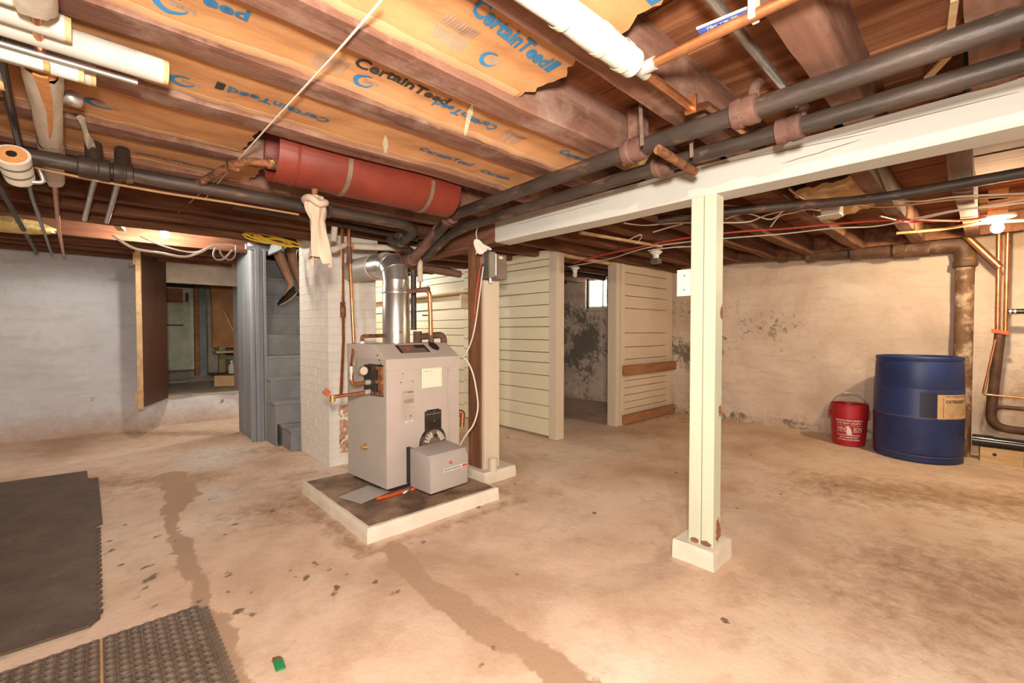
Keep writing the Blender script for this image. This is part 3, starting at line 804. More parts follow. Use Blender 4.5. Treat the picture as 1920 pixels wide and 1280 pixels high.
# front details
def fpt(u, z, h=.0): return Vector(B(u, -h, z))
mb = MB(); bbox(mb, .265, .435, -.0105, -.008, .735, .868)
cert = part('certificate', mb, W['certificate'], boi, label='ivory paper certificate with faint print')
mb = MB()
for (u0, u1, z0, z1) in ((.275,.425,.742,.743),(.275,.425,.860,.861),(.275,.276,.742,.861),(.424,.425,.742,.861)): bbox(mb, u0, u1, -.0115, -.0105, z0, z1)
for k in range(7): bbox(mb, .285, .285+R.uniform(.07,.13), -.0112, -.0105, .835-k*.013, .8355-k*.013)
part('border_print', mb, W['plate'], cert)
mb = MB(); bbox(mb, .285, .315, -.0115, -.0105, .846, .849); bbox(mb, .325, .35, -.0115, -.0105, .845, .847); part('heading_print', mb, W['redink'], cert)
mb = MB(); bbox(mb, .115, .205, -.0105, -.008, .545, .735)
rp = part('rating_plate', mb, W['plate'], boi, label='tan metal rating plate')
mb = MB()
write(mb, 'VT THERMAL', .015, lambda x, y: fpt(.160+x, .716+y, .0112), .02, 0, True, .076)
bbox(mb, .13, .134, -.0112, -.0105, .560, .568); bbox(mb, .165, .18, -.0112, -.0105, .560, .566)
part('plate_heading', mb, W['blackink'], rp)
mb = MB()
for k in range(12): bbox(mb, .122, .122+R.uniform(.05,.076), -.0110, -.0105, .700-k*.0115, .7015-k*.0115)
bbox(mb, .122, .198, -.0110, -.0105, .650, .675)
part('plate_print', mb, W['greyink'], rp)
mb = MB(); bbox(mb, .127, .195, -.0105, -.008, .518, .540); stk = part('white_sticker', mb, W['foam'], boi)
mb = MB(); bbox(mb, .14, .185, -.0112, -.0105, .530, .532); bbox(mb, .15, .175, -.0112, -.0105, .524, .526); part('sticker_print', mb, W['greyink'], stk)
for (u, z) in ((.10,.79),(.19,.79),(.115,.845),(.49,.845)):
    part('screw', MB().lathe([(.004,-.002),(.004,.002)], fpt(u, z, .010), 8, 'y'), W['steelbox'], boi)
# burner neck, mounting plate and black door behind the cut-out
mb = MB(); bbox(mb, KU-.075, KU+.075, .0, .035, .25, .575); part('iron_door', mb, W['black'], boi, .003)
mb = MB(); bbox(mb, KU-.06, KU+.06, -.004, .0, .548, .552); part('door_rail', mb, W['steel'], boi)
for z in (.50,.565): part('bolt', MB().lathe([(.006,-.008),(.006,.006)], fpt(KU+.005, z), 8, 'y'), W['steelbox'], boi)
gear = []
for k in range(72):
    a = 2*PI*k/72
    gear.append((KU+.097*math.cos(a), KZ+.097*math.sin(a)))
mb = MB(); n = 72
mb.add([B(u, -.012, z) for u, z in gear]+[B(u, .02, z) for u, z in gear], [tuple(range(n)), tuple(reversed(range(n,2*n)))]+[(k,(k+1)%n,n+(k+1)%n,n+k) for k in range(n)])
flange = part('burner_flange', mb, W['strap'], boi, smooth=30)
for a_ in range(10):
    a = math.radians(20+a_*15.5)
    if 78 < math.degrees(a) < 102: continue
    mb = MB(); d = BV(math.cos(a), 0, math.sin(a)); t = BV(-math.sin(a), 0, math.cos(a))
    c = Vector(B(KU+.070*math.cos(a), -.014, KZ+.070*math.sin(a)))
    mb.obox(c, d*.018, t*.007, BV(0,.006))
    part('rib', mb, W['wrap'], flange, .002)
part('bolt', MB().lathe([(.012,-.02),(.012,.0)], B(KU+.01, -.006, KZ+.055), 12, 'y'), W['black'], boi)
# left side: rusty header plate, outlet bosses
mb = MB(); bbox(mb, -.028, .03, .09, .232, .71, .90); hdr = part('header_plate', mb, W['black'], boi, .006, label='black rusted header plate')
mb = MB(); bbox(mb, -.012, .03, .04, .088, .705, .895); part('rust_flange', mb, W['rust'], boi, .006)
for (v, z) in ((.062,.885),(.062,.80),(.062,.722),(.115,.72),(.2,.72)):
    part('bolt', MB().lathe([(.013,-.018),(.013,.0),(.008,.0),(.008,.02)], B(-.022, v, z), 6, 'x'), W['rust'], boi)
mb = MB(); bbox(mb, -.0025, .0, .36, .44, .905, .985); part('side_notice', MB().add([B(-.0045,.40,.885),B(-.0045,.47,.885),B(-.0045,.47,.965),B(-.0045,.40,.965),B(-.0005,.40,.885),B(-.0005,.47,.885),B(-.0005,.47,.965),B(-.0005,.40,.965)], [(0,1,2,3),(0,4,5,1),(1,5,6,2),(2,6,7,3),(3,7,4,0)]), W['foam'], boi)
part('brass_plug', MB().lathe([(.012,-.035),(.012,-.01),(.022,-.01),(.022,.004)], B(0, .25, .345), 12, 'x'), W['brass'], boi)
for z in (.955,.985,.93): part('vent_hole', MB().lathe([(.006,-.0015),(.006,.0005)], B(-.003, .06+(z-.93)*.7, z-.02), 8, 'x'), W['black'], boi)
# burner housing
br = thing('oil_burner', B(.24, -.22, .15), 'grey box burner cover with a red button bolted to the boiler front', 'burner')
U0, U1, V0, V1, Z0, Z1 = .088, .385, -.335, -.125, .143, .380
mb = MB(); bbox(mb, U0, U1, V0, V1, Z0, Z1-.055)
A = [B(u, v, z) for (u, v, z) in ((U0,V0,Z1-.055),(U1,V0,Z1-.055),(U1,V1,Z1-.055),(U0,V1,Z1-.055),(U0,V0+.025,Z1-.012),(U1,V0+.025,Z1-.012),(U1,V1,Z1+.004),(U0,V1,Z1+.004))]
mb = MB(); mb.add([B(U0,V0,Z0),B(U1,V0,Z0),B(U1,V1,Z0),B(U0,V1,Z0)]+A, [(0,3,2,1),(0,1,5,4),(1,2,6,5),(2,3,7,6),(3,0,4,7),(4,5,9,8),(5,6,10,9),(6,7,11,10),(7,4,8,11),(8,9,10,11)])
part('cover', mb, W['burner'], br, .006, 30)
mb = MB(); bbox(mb, U0+.004, U1+.002, V0-.002, V0+.001, Z0+.118, Z0+.1195); part('cover_seam', mb, W['greyside'], br)
mb = MB(); bbox(mb, U0+.06, U1-.02, V1-.004, -.01, Z0+.02, Z1-.05); part('blower_housing', mb, W['black'], br, .008)
mb = MB(); bbox(mb, U0+.055, U0+.075, V1-.01, -.004, Z0-.02, Z1-.02); part('mounting_bracket', mb, W['black'], br)
part('reset_button', MB().lathe([(.009,-.008),(.009,.002)], B(.240, V0-.002, .305), 14, 'y'), W['redink'], br, smooth=30)
mb = MB(); bbox(mb, .188, .380, V0-.003, V0-.0005, .252, .276); lab = part('label_strip', mb, W['foam'], br, label='white strip label')
mb = MB()
for k in range(11): bbox(mb, .196+k*.012, .201+k*.012, V0-.0036, V0-.003, .258, .270)
part('label_bars', mb, W['blackink'], lab)
mb = MB(); bbox(mb, .335, .377, V0-.0036, V0-.003, .256, .272); part('label_red_block', mb, W['redink'], lab)
# oil line and loose items on the pad
def lie(u, v, z): return B(u, v, z)
mb = MB(); mb.tube(crom([(1.2430,2.5539,0.0940), (1.3235,2.5445,0.0960), (1.4161,2.5447,0.1000), (1.4890,2.5177,0.1100), B(.17,-.08,.12)], 6), .011, 10)
hose = solo('oil_hose', mb, W['orange'], 'bright orange plastic hose lying on the pad under the burner', 'hose', smooth=50)
mb = MB(); mb.tube(crom([B(.06,-.09,.098), B(.09,-.10,.112), B(.13,-.075,.118), B(.17,-.045,.124)], 5), .009, 8)
solo('foil_sleeve', mb, W['steel'], 'crinkled silver foil sleeve beside the orange hose', 'sleeve', smooth=50)
mb = MB(); mb.obox((1.235,2.70,.0845+.0015), (.115,.035,0), (-.03,.10,0), (0,0,.0012)); solo('metal_plate', mb, W['greyside'], 'thin grey metal plate lying flat on the pad corner', 'plate')
mb = MB(); mb.tube(crom([(1.30,2.74,.089),(1.34,2.73,.087),(1.37,2.74,.087),(1.41,2.72,.087)], 4), .0015, 6)
solo('thin_wire', mb, W['green'], 'short thin green wire on the boiler pad', 'wire')

# ------------------------------------------------------------------ flue
fl = thing('flue_duct', B(.3,.4,1.035), 'galvanised sheet metal flue duct with an elbow into the chimney', 'flue')
DX, DY, DR = 1.625, 3.0, .0985
mb = MB(); mb.lathe([(DR,1.033),(DR,1.395),(DR-.002,1.40),(DR+.001,1.405),(DR+.001,1.412),(DR-.003,1.417),(DR-.003,1.42)], (DX,DY,0), 40, cap=False)
part('riser', mb, W['galv'], fl, smooth=30)
mb = MB(); mb.lathe([(DR+.002,1.395),(DR+.004,1.402),(DR+.002,1.41),(DR-.002,1.46),(DR-.003,1.495)], (DX,DY,0), 40, cap=False)
part('collar', mb, W['galv'], fl, smooth=30)
# elbow gores, turning towards the chimney breast
dirh = Vector((1.60-DX, 3.72-DY, .0)).normalized()
EX, EY = 1.605, 3.70
er = .13; gores = [0, 22.5, 22.5, 45, 45, 67.5, 67.5, 90]
cen = Vector((DX, DY, 1.495)) + dirh*er
rings = []
for g in (0, 30, 60, 90):
    a = math.radians(g)
    rings.append((cen - dirh*er*math.cos(a) + Vector((0,0,er*math.sin(a))), (dirh*math.sin(a) + Vector((0,0,math.cos(a)))), ))
side = dirh.cross(Vector((0,0,1)))
for i in range(3):
    mb = MB(); vs = []; nseg = 32
    for (c_, t_) in (rings[i], rings[i+1]):
        n2 = side.cross(t_)
        rr = DR-.002-.001*i
        for k in range(nseg):
            a = 2*PI*k/nseg; vs.append(c_ + side*(rr*math.cos(a)) + n2*(rr*math.sin(a)))
    # bead at the gore joint
    fs = [(k,(k+1)%nseg,nseg+(k+1)%nseg,nseg+k) for k in range(nseg)]
    mb.add(vs, fs)
    gp = part('elbow_gore', mb, W['galv'], fl, smooth=30)
    if i:
        c_, t_ = rings[i]; n2 = side.cross(t_)
        part('seam_bead', MB().tube([c_+side*((DR-.001)*math.cos(2*PI*k/40))+n2*((DR-.001)*math.sin(2*PI*k/40)) for k in range(40)], .0028, 6, closed=True), W['steel'], fl, smooth=60)
e0 = rings[3][0]; zc = e0.z
mid = e0 + dirh*.17
part('cross_pipe', MB().tube([e0, mid], DR-.005, 32, cap=False), W['galv'], fl, smooth=30)
part('cross_pipe', MB().tube([mid-dirh*.01, Vector((0,0,zc)) + Vector((e0.x, e0.y, 0)) + dirh*(3.74-e0.y)/dirh.y], DR-.002, 32, cap=False), W['greyside'], fl, smooth=30)
part('joint_band', MB().tube([mid-dirh*.014, mid-dirh*.006, mid+dirh*.006], [DR-.003,DR+.001,DR-.001], 32, cap=False), W['tape'], fl, smooth=60)
part('test_plug', MB().lathe([(.007,-.01),(.007,.004)], (DX-.02, DY-DR+.002, 1.115), 8, 'y'), W['rust'], fl)
part('screw', MB().lathe([(.005,-.006),(.005,.004)], (DX-.01, DY-DR+.002, 1.43), 8, 'y'), W['black'], fl)

# ------------------------------------------------------------------ chimney of painted bricks
ch = thing('chimney', (1.6, 4.05, 0), 'white painted brick chimney breast beside the boiler', 'chimney')
CX0, CX1, CY0, CY1 = 1.392, 1.812, 3.70, 4.405
part('mortar_core', MB().box((CX0+.003, CY0+.003, -.005), (CX1-.006, CY1-.006, 2.095)), W['mortar'], ch)
bh, bl, bw = .0725, .212, .10
def brick_mesh(dx, dy, dz, seed):
    mb = MB().box((-dx/2,-dy/2,-dz/2), (dx/2,dy/2,dz/2))
    me = mb.mesh('brick', .004); me.materials.append(W['brick']); return me
BM = {}
def put_brick(x0, x1, y0, y1, z):
    k = (round(x1-x0,3), round(y1-y0,3))
    if k not in BM: BM[k] = brick_mesh(x1-x0, y1-y0, bh-.004, 1)
    o = bpy.data.objects.new('brick', BM[k]); COL.objects.link(o); o.parent = ch
    j = R.uniform(-.001,.001)
    o.location = Vector(((x0+x1)/2+j, (y0+y1)/2+R.uniform(-.001,.001), z+bh/2)) - Vector(ch.location)
    o.rotation_euler = (R.uniform(-.004,.004), R.uniform(-.004,.004), R.uniform(-.003,.003))
z = 0.0; row = 0
while z < 2.06:
    if row % 2 == 0:
        ys = [CY0+.10, CY0+.10+.2, CY0+.10+.4, CY1]; xs = [CX0, CX0+.21, CX1]
    else:
        ys = [CY0+.205, CY0+.205+.2, CY0+.205+.4, CY1]; xs = [CX0, CX0+.105, CX0+.315, CX1]
    damaged = .16 < z < .52
    for i, (x0, x1) in enumerate(zip(xs, xs[1:])):
        if damaged and i == len(xs)-2: continue
        if i == 0: put_brick(x0, x1-.003, CY0, (ys[0])-.003, z)
        else: put_brick(x0, x1-.003, CY0, CY0+.1, z)
    for i, (y0, y1) in enumerate(zip(ys, ys[1:])):
        if y1-y0 > .04: put_brick(CX0, CX0+.1, y0, y1-.003, z)
    z += bh; row += 1
# crumbled area low on the front
mb = MB()
mb.sheet(lambda u, v: (CX0+.085+.03*fbm(v*5, 2, 1, 1, 3)*(1-u)+.32*u, CY0-.004+.016*fbm(u*5, v*6, 2, 1.5, 4), .10+.40*v), 22, 26, (0,.05,0))
part('crumbled_brickwork', mb, W['rawbrick'], ch, smooth=30, label='crumbling exposed reddish brick')
# boxed corbel above the flue
part('corbel', MB().box((1.545, CY0-.06, 1.72), (1.80, CY0+.01, 1.905)), W['brick'], ch, .01)

# ------------------------------------------------------------------ stairs and their boarded enclosure
stt = thing('staircase', (1.7, 5.1, 0), 'steep grey painted wooden stairs behind the chimney', 'staircase')
RISE, RUN = .217, .163
SX0, SX1 = 1.305, 2.12
for k in range(1, 10):
    y0 = 4.55+RUN*(k-1); z1 = RISE*k
    if k == 1:
        part('tread', MB().box((1.300, 4.42, z1-.028), (SX1, 4.735, z1)), W['bluegrey2'], stt, .005)
        part('riser', MB().box((1.315, 4.435, 0), (SX1, 4.46, z1-.029)), W['bluegrey2'], stt)
        part('riser', MB().box((1.315, 4.46, 0), (1.335, 5.08, z1-.029)), W['bluegrey2'], stt)
        part('tread', MB().box((1.300, 4.735, z1-.028), (1.42, 5.09, z1)), W['bluegrey2'], stt, .005)
    else:
        a = {2: 1.25, 3: 1.255, 4: 1.275}.get(k, 1.30)
        if k < 4: part('side_panel', MB().box((a+.012, y0+.018, 0), (a+.03, 5.05, z1-.029)), W['bluegrey2'], stt)
        part('tread', MB().box((a, y0-.02, z1-.028), (SX1, y0+RUN+.012, z1)), W['bluegrey2'], stt, .005)
        part('riser', MB().box((a+.01, y0, z1-RISE), (SX1, y0+.018, z1-.029)), W['bluegrey2'], stt)
# stringer along the enclosure side
mb = MB(); L = [(4.62,.25),(4.70,.47),(6.05,2.06),(6.22,2.06),(6.22,1.8),(4.9,.0),(4.62,.0)]
part('carriage', MB().bar((1.70, 4.70, .10), (1.70, 6.02, 1.84), .04, .10), W['bluegrey2'], stt)
en = thing('stair_enclosure', (1.18, 5.6, 0), 'blue grey vertical board enclosure at the side of the stairs', 'panelling')
yy = 5.13; k = 0
while yy < 5.70:
    w = .145
    part('board', MB().box((1.150+.003*(k % 2), yy, .012), (1.172, yy+w-.003, 1.96)), W['bluegrey'], en, .003)
    yy += w; k += 1
xx = 1.148
for i, w in enumerate((.030, .040, .034, .030)):
    part('board', MB().box((xx, 5.058-.012*(i % 2), .0), (xx+w-.0025, 5.118, 1.955 if i else 1.93)), W['bluegrey'], en, .004)
    xx += w
part('corner_moulding', MB().lathe([(.016,.02),(.016,1.94)], (1.150, 5.085, 0), 14), W['bluegrey'], en, smooth=40)
part('head_board', MB().box((1.10, 5.05, 1.935), (1.30, 5.10, 1.99)), W['bluegrey'], en, .004)
part('head_board', MB().box((1.30, 4.60, 1.90), (1.33, 5.10, 1.985)), W['bluegrey'], en, .004)
solo('conduit_clip', MB().lathe([(.034,1.955),(.036,1.96),(.036,1.985),(.03,1.99)], (1.135, 5.0, 0), 18), W['steel'], 'round metal cap on top of the grey stair enclosure corner', 'cap', smooth=40)

# ------------------------------------------------------------------ open brown door at the cellar opening
dr = thing('cellar_door', (.6, 6.64, .33), 'dark brown slab door standing open beside the raised opening', 'door')
dd = Vector((-.366, -.93, 0)).normalized(); dn = Vector((dd.y, -dd.x, 0))
h0 = Vector((.60, 6.63, 0)); Lw = .735
def slab(a0, a1, t0, t1, z0, z1):
    c = h0 + dd*((a0+a1)/2) + dn*((t0+t1)/2); c.z = (z0+z1)/2
    return MB().obox(c, dd*((a1-a0)/2), dn*((t1-t0)/2), Vector((0,0,(z1-z0)/2)))
part('door_leaf', slab(0, Lw, -.016, .016, .335, 1.985), W['doorbrown'], dr, .003)
part('edge_strip', slab(Lw, Lw+.030, -.02, .020, .325, 2.0), W['pine'], dr, .003, label='pale unpainted edge batten')
for z in (1.86, .45): part('hinge_block', slab(Lw-.09, Lw+.012, .02, .045, z-.06, z+.06), W['pine'], dr, .003)
part('latch', MB().tube([h0+dd*(Lw)+dn*.03+Vector((0,0,1.80)), h0+dd*Lw+dn*.09+Vector((0,0,1.80))], .006, 8), W['brass'], dr)
# timber trim round the opening
struct('trim_1', MB().box((.58, 6.60, 1.955), (1.45, 6.72, 1.99)), W['pine'], .004)
struct('trim_2', MB().box((.60, 6.66, .325), (1.42, 6.96, .348)), W['cellar'], .006)
struct('trim_3', MB().box((.58, 6.90, 1.72), (1.6, 6.95, 1.955)), W['wrap'], .004)

# ------------------------------------------------------------------ inside the cold cellar
gd = thing('old_panel_door', (.9, 8.62, .5), 'peeling pale green panelled door at the back of the cold cellar', 'door')
part('door_leaf', MB().box((.35, 8.60, .52), (1.135, 8.64, 1.80)), W['greendoor'], gd, .004)
for (z0, z1) in ((.66, 1.18), (1.28, 1.44)):
    part('door_panel', MB().box((.48, 8.592, z0), (.98, 8.603, z1)), W['greendoor'], gd, .006)
part('crack', MB().box((.4, 8.588, 1.205), (1.0, 8.602, 1.225)), W['black'], gd)
part('missing_panel', MB().box((.4, 8.592, 1.56), (1.0, 8.602, 1.78)), W['board'], gd)
part('latch', MB().box((1.03, 8.57, 1.58), (1.07, 8.60, 1.72)), W['black'], gd, .004)
df = thing('door_frame', (1.18, 8.6, .42), 'faded blue frame around the old green door', 'frame')
part('jamb', MB().box((1.14, 8.56, .40), (1.20, 8.66, 1.86)), W['board'], df, .004)
part('jamb', MB().box((1.20, 8.54, .40), (1.29, 8.66, 1.94)), W['bluetrim'], df, .004)
part('head', MB().box((.2, 8.54, 1.86), (1.29, 8.66, 1.95)), W['bluetrim'], df, .004)
solo('stone_sill', rough_wall(MB(), (.1, 8.40, .34), (1,0,0), (0,.35,.12), (0,-.3,.9), 1.4, .5, .05, .06).box((.1,8.45,.33),(1.5,8.62,.36)), W['cellar'], 'rough stone step below the old green door', 'step', smooth=40)
ib = MB()
ib.sheet(lambda u, v: (1.34+.62*u, 8.38-.10*math.sin(PI*u)-.22*math.exp(-((v-.28)/.22)**2)*math.sin(PI*u)+.03*fbm(u*3, v*3, 1, 1.5, 4), .86+1.02*v), 20, 30, (0,.09,0))
solo('insulation_roll', ib, W['paper'], 'brown paper faced insulation bulging from the cold cellar wall', 'insulation', smooth=60)
bench = thing('plank_bench', (1.75, 7.85, .335), 'rough low bench with mossy legs in the cold cellar', 'bench')
part('bench_top', MB().box((1.28, 7.70, .80), (2.15, 8.05, .83)), W['pine'], bench, .004)
part('lower_shelf', MB().box((1.22, 7.45, .475), (2.15, 7.98, .50)), W['brownwood'], bench, .004)
for (x, y) in ((1.355, 7.95), (1.52, 7.46), (2.10, 7.95)): part('leg', MB().box((x, y, .335), (x+.085, y+.085, .90)), W['moss'], bench, .006)
solo('cardboard_sheet', MB().obox((1.36,7.35,.42), (.15,-.09,0), (.004,.006,0), (0,0,.075)), W['cardboard'], 'tan cardboard sheet leaning on the low bench', 'cardboard')
bt = thing('spray_bottle', (1.46, 7.64, .50), 'small white plastic bottle on the low bench shelf', 'bottle')
part('bottle', MB().lathe([(.04,.50),(.044,.51),(.044,.60),(.03,.635),(.016,.645),(.016,.66)], (1.46,7.64,0), 20), W['foam'], bt, smooth=40)
part('cap', MB().lathe([(.018,.655),(.018,.685),(.012,.692)], (1.46,7.64,0), 16), W['ceramic'], bt, smooth=40)
sh = thing('corner_shelf', (1.9, 8.0, 1.0), 'rough timber shelf with pale uprights in the cold cellar', 'shelf')
part('shelf_board', MB().box((1.55, 7.72, 1.285), (2.19, 7.95, 1.31)), W['pine'], sh, .003)
for x in (1.62, 1.98): part('upright', MB().box((x, 7.96, .832), (x+.07, 8.03, 2.09)), W['pine'], sh, .004)
part('brace', MB().bar((1.42, 7.98, 1.45), (1.66, 7.95, .85), .05, .02), W['pine'], sh, .003)

# ------------------------------------------------------------------ person coming down the stairs
def skin_mesh(name, verts, edges, radii, root=0, sub=2):
    me = bpy.data.meshes.new(name); me.from_pydata(verts, edges, [])
    ob = bpy.data.objects.new(name, me); COL.objects.link(ob)
    md = ob.modifiers.new('skin', 'SKIN'); md.use_smooth_shade = True
    sv = me.skin_vertices[0].data
    for i, r in enumerate(radii):
        sv[i].radius = (r, r) if isinstance(r, float) else r
        sv[i].use_root = (i == root)
    s2 = ob.modifiers.new('sub', 'SUBSURF'); s2.levels = sub; s2.render_levels = sub
    dg = bpy.context.evaluated_depsgraph_get()
    out = bpy.data.meshes.new_from_object(ob.evaluated_get(dg))
    bpy.data.objects.remove(ob, do_unlink=True); bpy.data.meshes.remove(me)
    out.shade_smooth(); return out
per = thing('person', (1.70, 5.46, 1.30), 'person in dark shorts and black shoes coming down the grey stairs', 'person')
def pm(name, me, m_, parent, label=None):
    off = wloc(parent)
    for v in me.vertices: v.co -= off
    me.materials.clear(); me.materials.append(m_)
    o = bpy.data.objects.new(name, me); COL.objects.link(o); o.parent = parent
    return tag(o, label)
V_ = [(1.72,5.46,2.42),(1.71,5.47,2.60),(1.70,5.48,2.80),(1.69,5.48,2.93),(1.67,5.48,3.02),(1.645,5.48,3.10),(1.635,5.48,3.20),
      (1.69,5.39,2.37),(1.57,5.372,2.17),(1.468,5.365,2.015),(1.510,5.358,1.90),(1.572,5.354,1.74),(1.606,5.350,1.635),(1.570,5.345,1.555),(1.530,5.338,1.49),
      (1.735,5.545,2.37),(1.70,5.54,2.17),(1.665,5.535,2.01),(1.705,5.55,1.88),(1.765,5.575,1.73),(1.795,5.59,1.645),(1.755,5.59,1.575),(1.70,5.588,1.555),
      (1.70,5.32,2.82),(1.66,5.26,2.58),(1.50,5.27,2.47),(1.43,5.28,2.44),(1.70,5.64,2.82),(1.66,5.70,2.58),(1.50,5.69,2.47),(1.43,5.68,2.44)]
E_ = [(0,1),(1,2),(2,3),(3,4),(4,5),(5,6),(0,7),(7,8),(8,9),(9,10),(10,11),(11,12),(12,13),(13,14),(0,15),(15,16),(16,17),(17,18),(18,19),(19,20),(20,21),(21,22),
      (2,23),(23,24),(24,25),(25,26),(2,27),(27,28),(28,29),(29,30)]
R_ = [(.13,.17),(.12,.15),(.12,.17),(.08,.10),.052,.07,.085,
      .088,.076,.057,.060,.046,.034,.032,.026, .088,.076,.057,.060,.046,.034,.032,.026,
      .05,.042,.03,.028,.05,.042,.03,.028]
pm('body', skin_mesh('body', V_, E_, R_), W['skin'], per)
sv_ = [(1.72,5.46,2.44),(1.695,5.39,2.37),(1.58,5.374,2.18),(1.495,5.367,2.055),(1.735,5.545,2.37),(1.705,5.54,2.18),(1.675,5.537,2.045)]
pm('shorts', skin_mesh('shorts', sv_, [(0,1),(1,2),(2,3),(0,4),(4,5),(5,6)], [(.15,.19),.105,.098,.092,.105,.098,.092]), W['shorts'], per, 'dark navy shorts')
pm('shirt', skin_mesh('shirt', [(1.715,5.465,2.5),(1.71,5.47,2.62),(1.70,5.48,2.80),(1.69,5.48,2.92)], [(0,1),(1,2),(2,3)], [(.145,.185),(.14,.175),(.14,.19),(.10,.13)], 1), W['bluegrey'], per)
pm('hair', skin_mesh('hair', [(1.655,5.48,3.16),(1.645,5.48,3.24)], [(0,1)], [.09,.085]), W['hair'], per)
def shoe(heel, toe, up):
    heel, toe, up = Vector(heel), Vector(toe), Vector(up).normalized()
    d = toe-heel; L_ = d.length; d.normalize(); s_ = d.cross(up).normalized(); up = s_.cross(d)
    mb = MB(); n = 14; m_ = 12; vs = []
    for i in range(n+1):
        t = i/n
        w = .036+.012*math.sin(PI*min(1, t*1.15))-.014*max(0, t-.8)/.2
        if t < .06: w *= .75
        h = .075 if t < .3 else .075-.035*(t-.3)/.5 if t < .8 else .04-.02*(t-.8)/.2
        sag = -.012*math.sin(PI*t)
        for k in range(m_):
            a = 2*PI*k/m_
            cz = h/2
            vs.append(heel + d*(L_*t) + s_*(w*math.cos(a)*(1 if math.sin(a) < .2 else .9)) + up*(cz+h/2*math.sin(a)+sag+.012))
    fs = [(i*m_+k, i*m_+(k+1)%m_, (i+1)*m_+(k+1)%m_, (i+1)*m_+k) for i in range(n) for k in range(m_)]
    fs += [tuple(reversed(range(m_))), tuple(n*m_+k for k in range(m_))]
    o = part('shoe', mb.add(vs, fs), W['shoe'], per, smooth=60, label='black low shoe')
    mb = MB(); vs = []
    for i in range(n+1):
        t = i/n; w = .037+.013*math.sin(PI*min(1, t*1.15))-.016*max(0, t-.8)/.2
        if t < .06: w *= .8
        sag = -.012*math.sin(PI*t); hh = .018 if .1 < t < .9 else .014
        for (a, b) in ((-1,0),(1,0),(1,hh),(-1,hh)): vs.append(heel+d*(L_*t)+s_*(a*w)+up*(b+sag))
    fs = [(i*4+k, i*4+(k+1)%4, (i+1)*4+(k+1)%4, (i+1)*4+k) for i in range(n) for k in range(4)]+[(3,2,1,0),(n*4,n*4+1,n*4+2,n*4+3)]
    part('sole', mb.add(vs, fs), W['sole'], o, .003)
shoe((1.665,5.352,1.565), (1.475,5.33,1.40), (-.62,-.25,.75))
shoe((1.86,5.60,1.540), (1.625,5.588,1.525), (-.05,0,1))

# ------------------------------------------------------------------ insulation batts between the joists
def batt_fn(y0, y1, seed, drop=.0):
    # z of the paper face at (x, y): recessed behind the near joist, folding down onto the next one
    def h(x, y):
        t = clamp((y-y0)/(y1-y0), 0, 1)
        z = (1.985 if y0 < 1.0 else 1.968 if y0 < 1.4 else 1.952) - .010*math.sin(PI*t) - drop*math.sin(PI*clamp(t*.9+.05))
        k = clamp((t-.62)/.38); z += (1.936+.010*fbm(x, seed, 3, 2.6, 3)-z)*(k*k*(3-2*k))
        z += .008*fbm(x, y, seed, 2.2, 3)*(1-.5*k) + .005*fbm(x*1.6, y, seed+4, 7, 3)
        return z
    return h
BATTS = []
def batt(name, label, y0, y1, x0, x1, seed, drop=0., jag=.02, bow=0.):
    h = batt_fn(y0, y1, seed, drop)
    nx, ny = max(8, int((x1-x0)/.028)), 18
    yy1 = lambda x: y1 - .001 + .008*fbm(x, seed, 1, 3.1, 3)
    def fn(u, v):
        end = x1 + jag*fbm(v*9, seed, 6, 1.3, 4) + bow*math.sin(PI*v)
        x = x0+(end-x0)*u; y = y0+(yy1(x)-y0)*v
        return (x, y, h(x, min(y, y1)) - (0 if y < y1 else 0))
    th = thing(name, (x1, (y0+y1)/2, 1.93), label, 'insulation', 'paper faced insulation batts between the joists')
    part('paper_face', MB().sheet(fn, nx, ny, (0,0,.004)), W['paper'], th, smooth=60)
    # folded staple flange along the far joist
    def fn2(u, v):
        x = x0+(x1-x0-.02)*u; ya = yy1(x); y = ya-.028-.012*fbm(x, seed+3, 2, 2.3, 3)+(ya-(ya-.028))*v*1.25
        return (x, y, h(x, min(y, y1))-.0035+.002*v)
    part('staple_flange', MB().sheet(fn2, nx, 3, (0,0,.0012)), W['paper_edge'], th, smooth=60)
    part('glass_wool', MB().sheet(lambda u, v: (x0+(x1-x0-.03)*u, y0+.01+(y1-y0-.05)*v, max(h(x0+(x1-x0)*u, y0+.01+(y1-y0-.05)*v), 1.94)+.012), 12, 4, (0,0,.085)), W['fibre'], th, smooth=60)
    BATTS.append(th)
    return th, h
def stamp(th, h, s, x, y, size, m_, flip=False, bold=.02, name='print', width=None, tilt=.0):
    k = -1 if flip else 1
    mb = MB(); write(mb, s, size, lambda a, b: (x+k*a, y-k*b+tilt*a, h(x+k*a, y-k*b+tilt*a)-.0028), bold, 2, False, width)
    part(name, mb, m_, th)
def swirl(th, h, x, y, s, flip=False, ang=0.0):
    # crescent emblem with a short illegible word
    k = -1 if flip else 1; mb = MB(); n = 22; vs = []
    for i in range(n+1):
        t = i/n; a = math.radians(60+290*t); w = .42*s*math.sin(PI*min(1, t*.9+.1))**.8+.02*s
        for r in (s, s-w):
            px, py = r*math.cos(a)*1.0, r*math.sin(a)*.8
            X, Y = x+k*px, y-k*py
            vs.append((X, Y, h(X, Y)-.0022))
    part('emblem_print', mb.add(vs, [(2*i, 2*i+1, 2*i+3, 2*i+2) for i in range(n)]), W['blueink'], th)
    mb = MB(); write(mb, 'Searc', s*.62, lambda a, b: (x+k*(a-.1*s), y-k*(b-.12*s), h(x+k*(a-.1*s), y-k*(b-.12*s))-.0026), .035, 1, False, s*1.5)
    part('emblem_word', mb, W['greyink'], th)
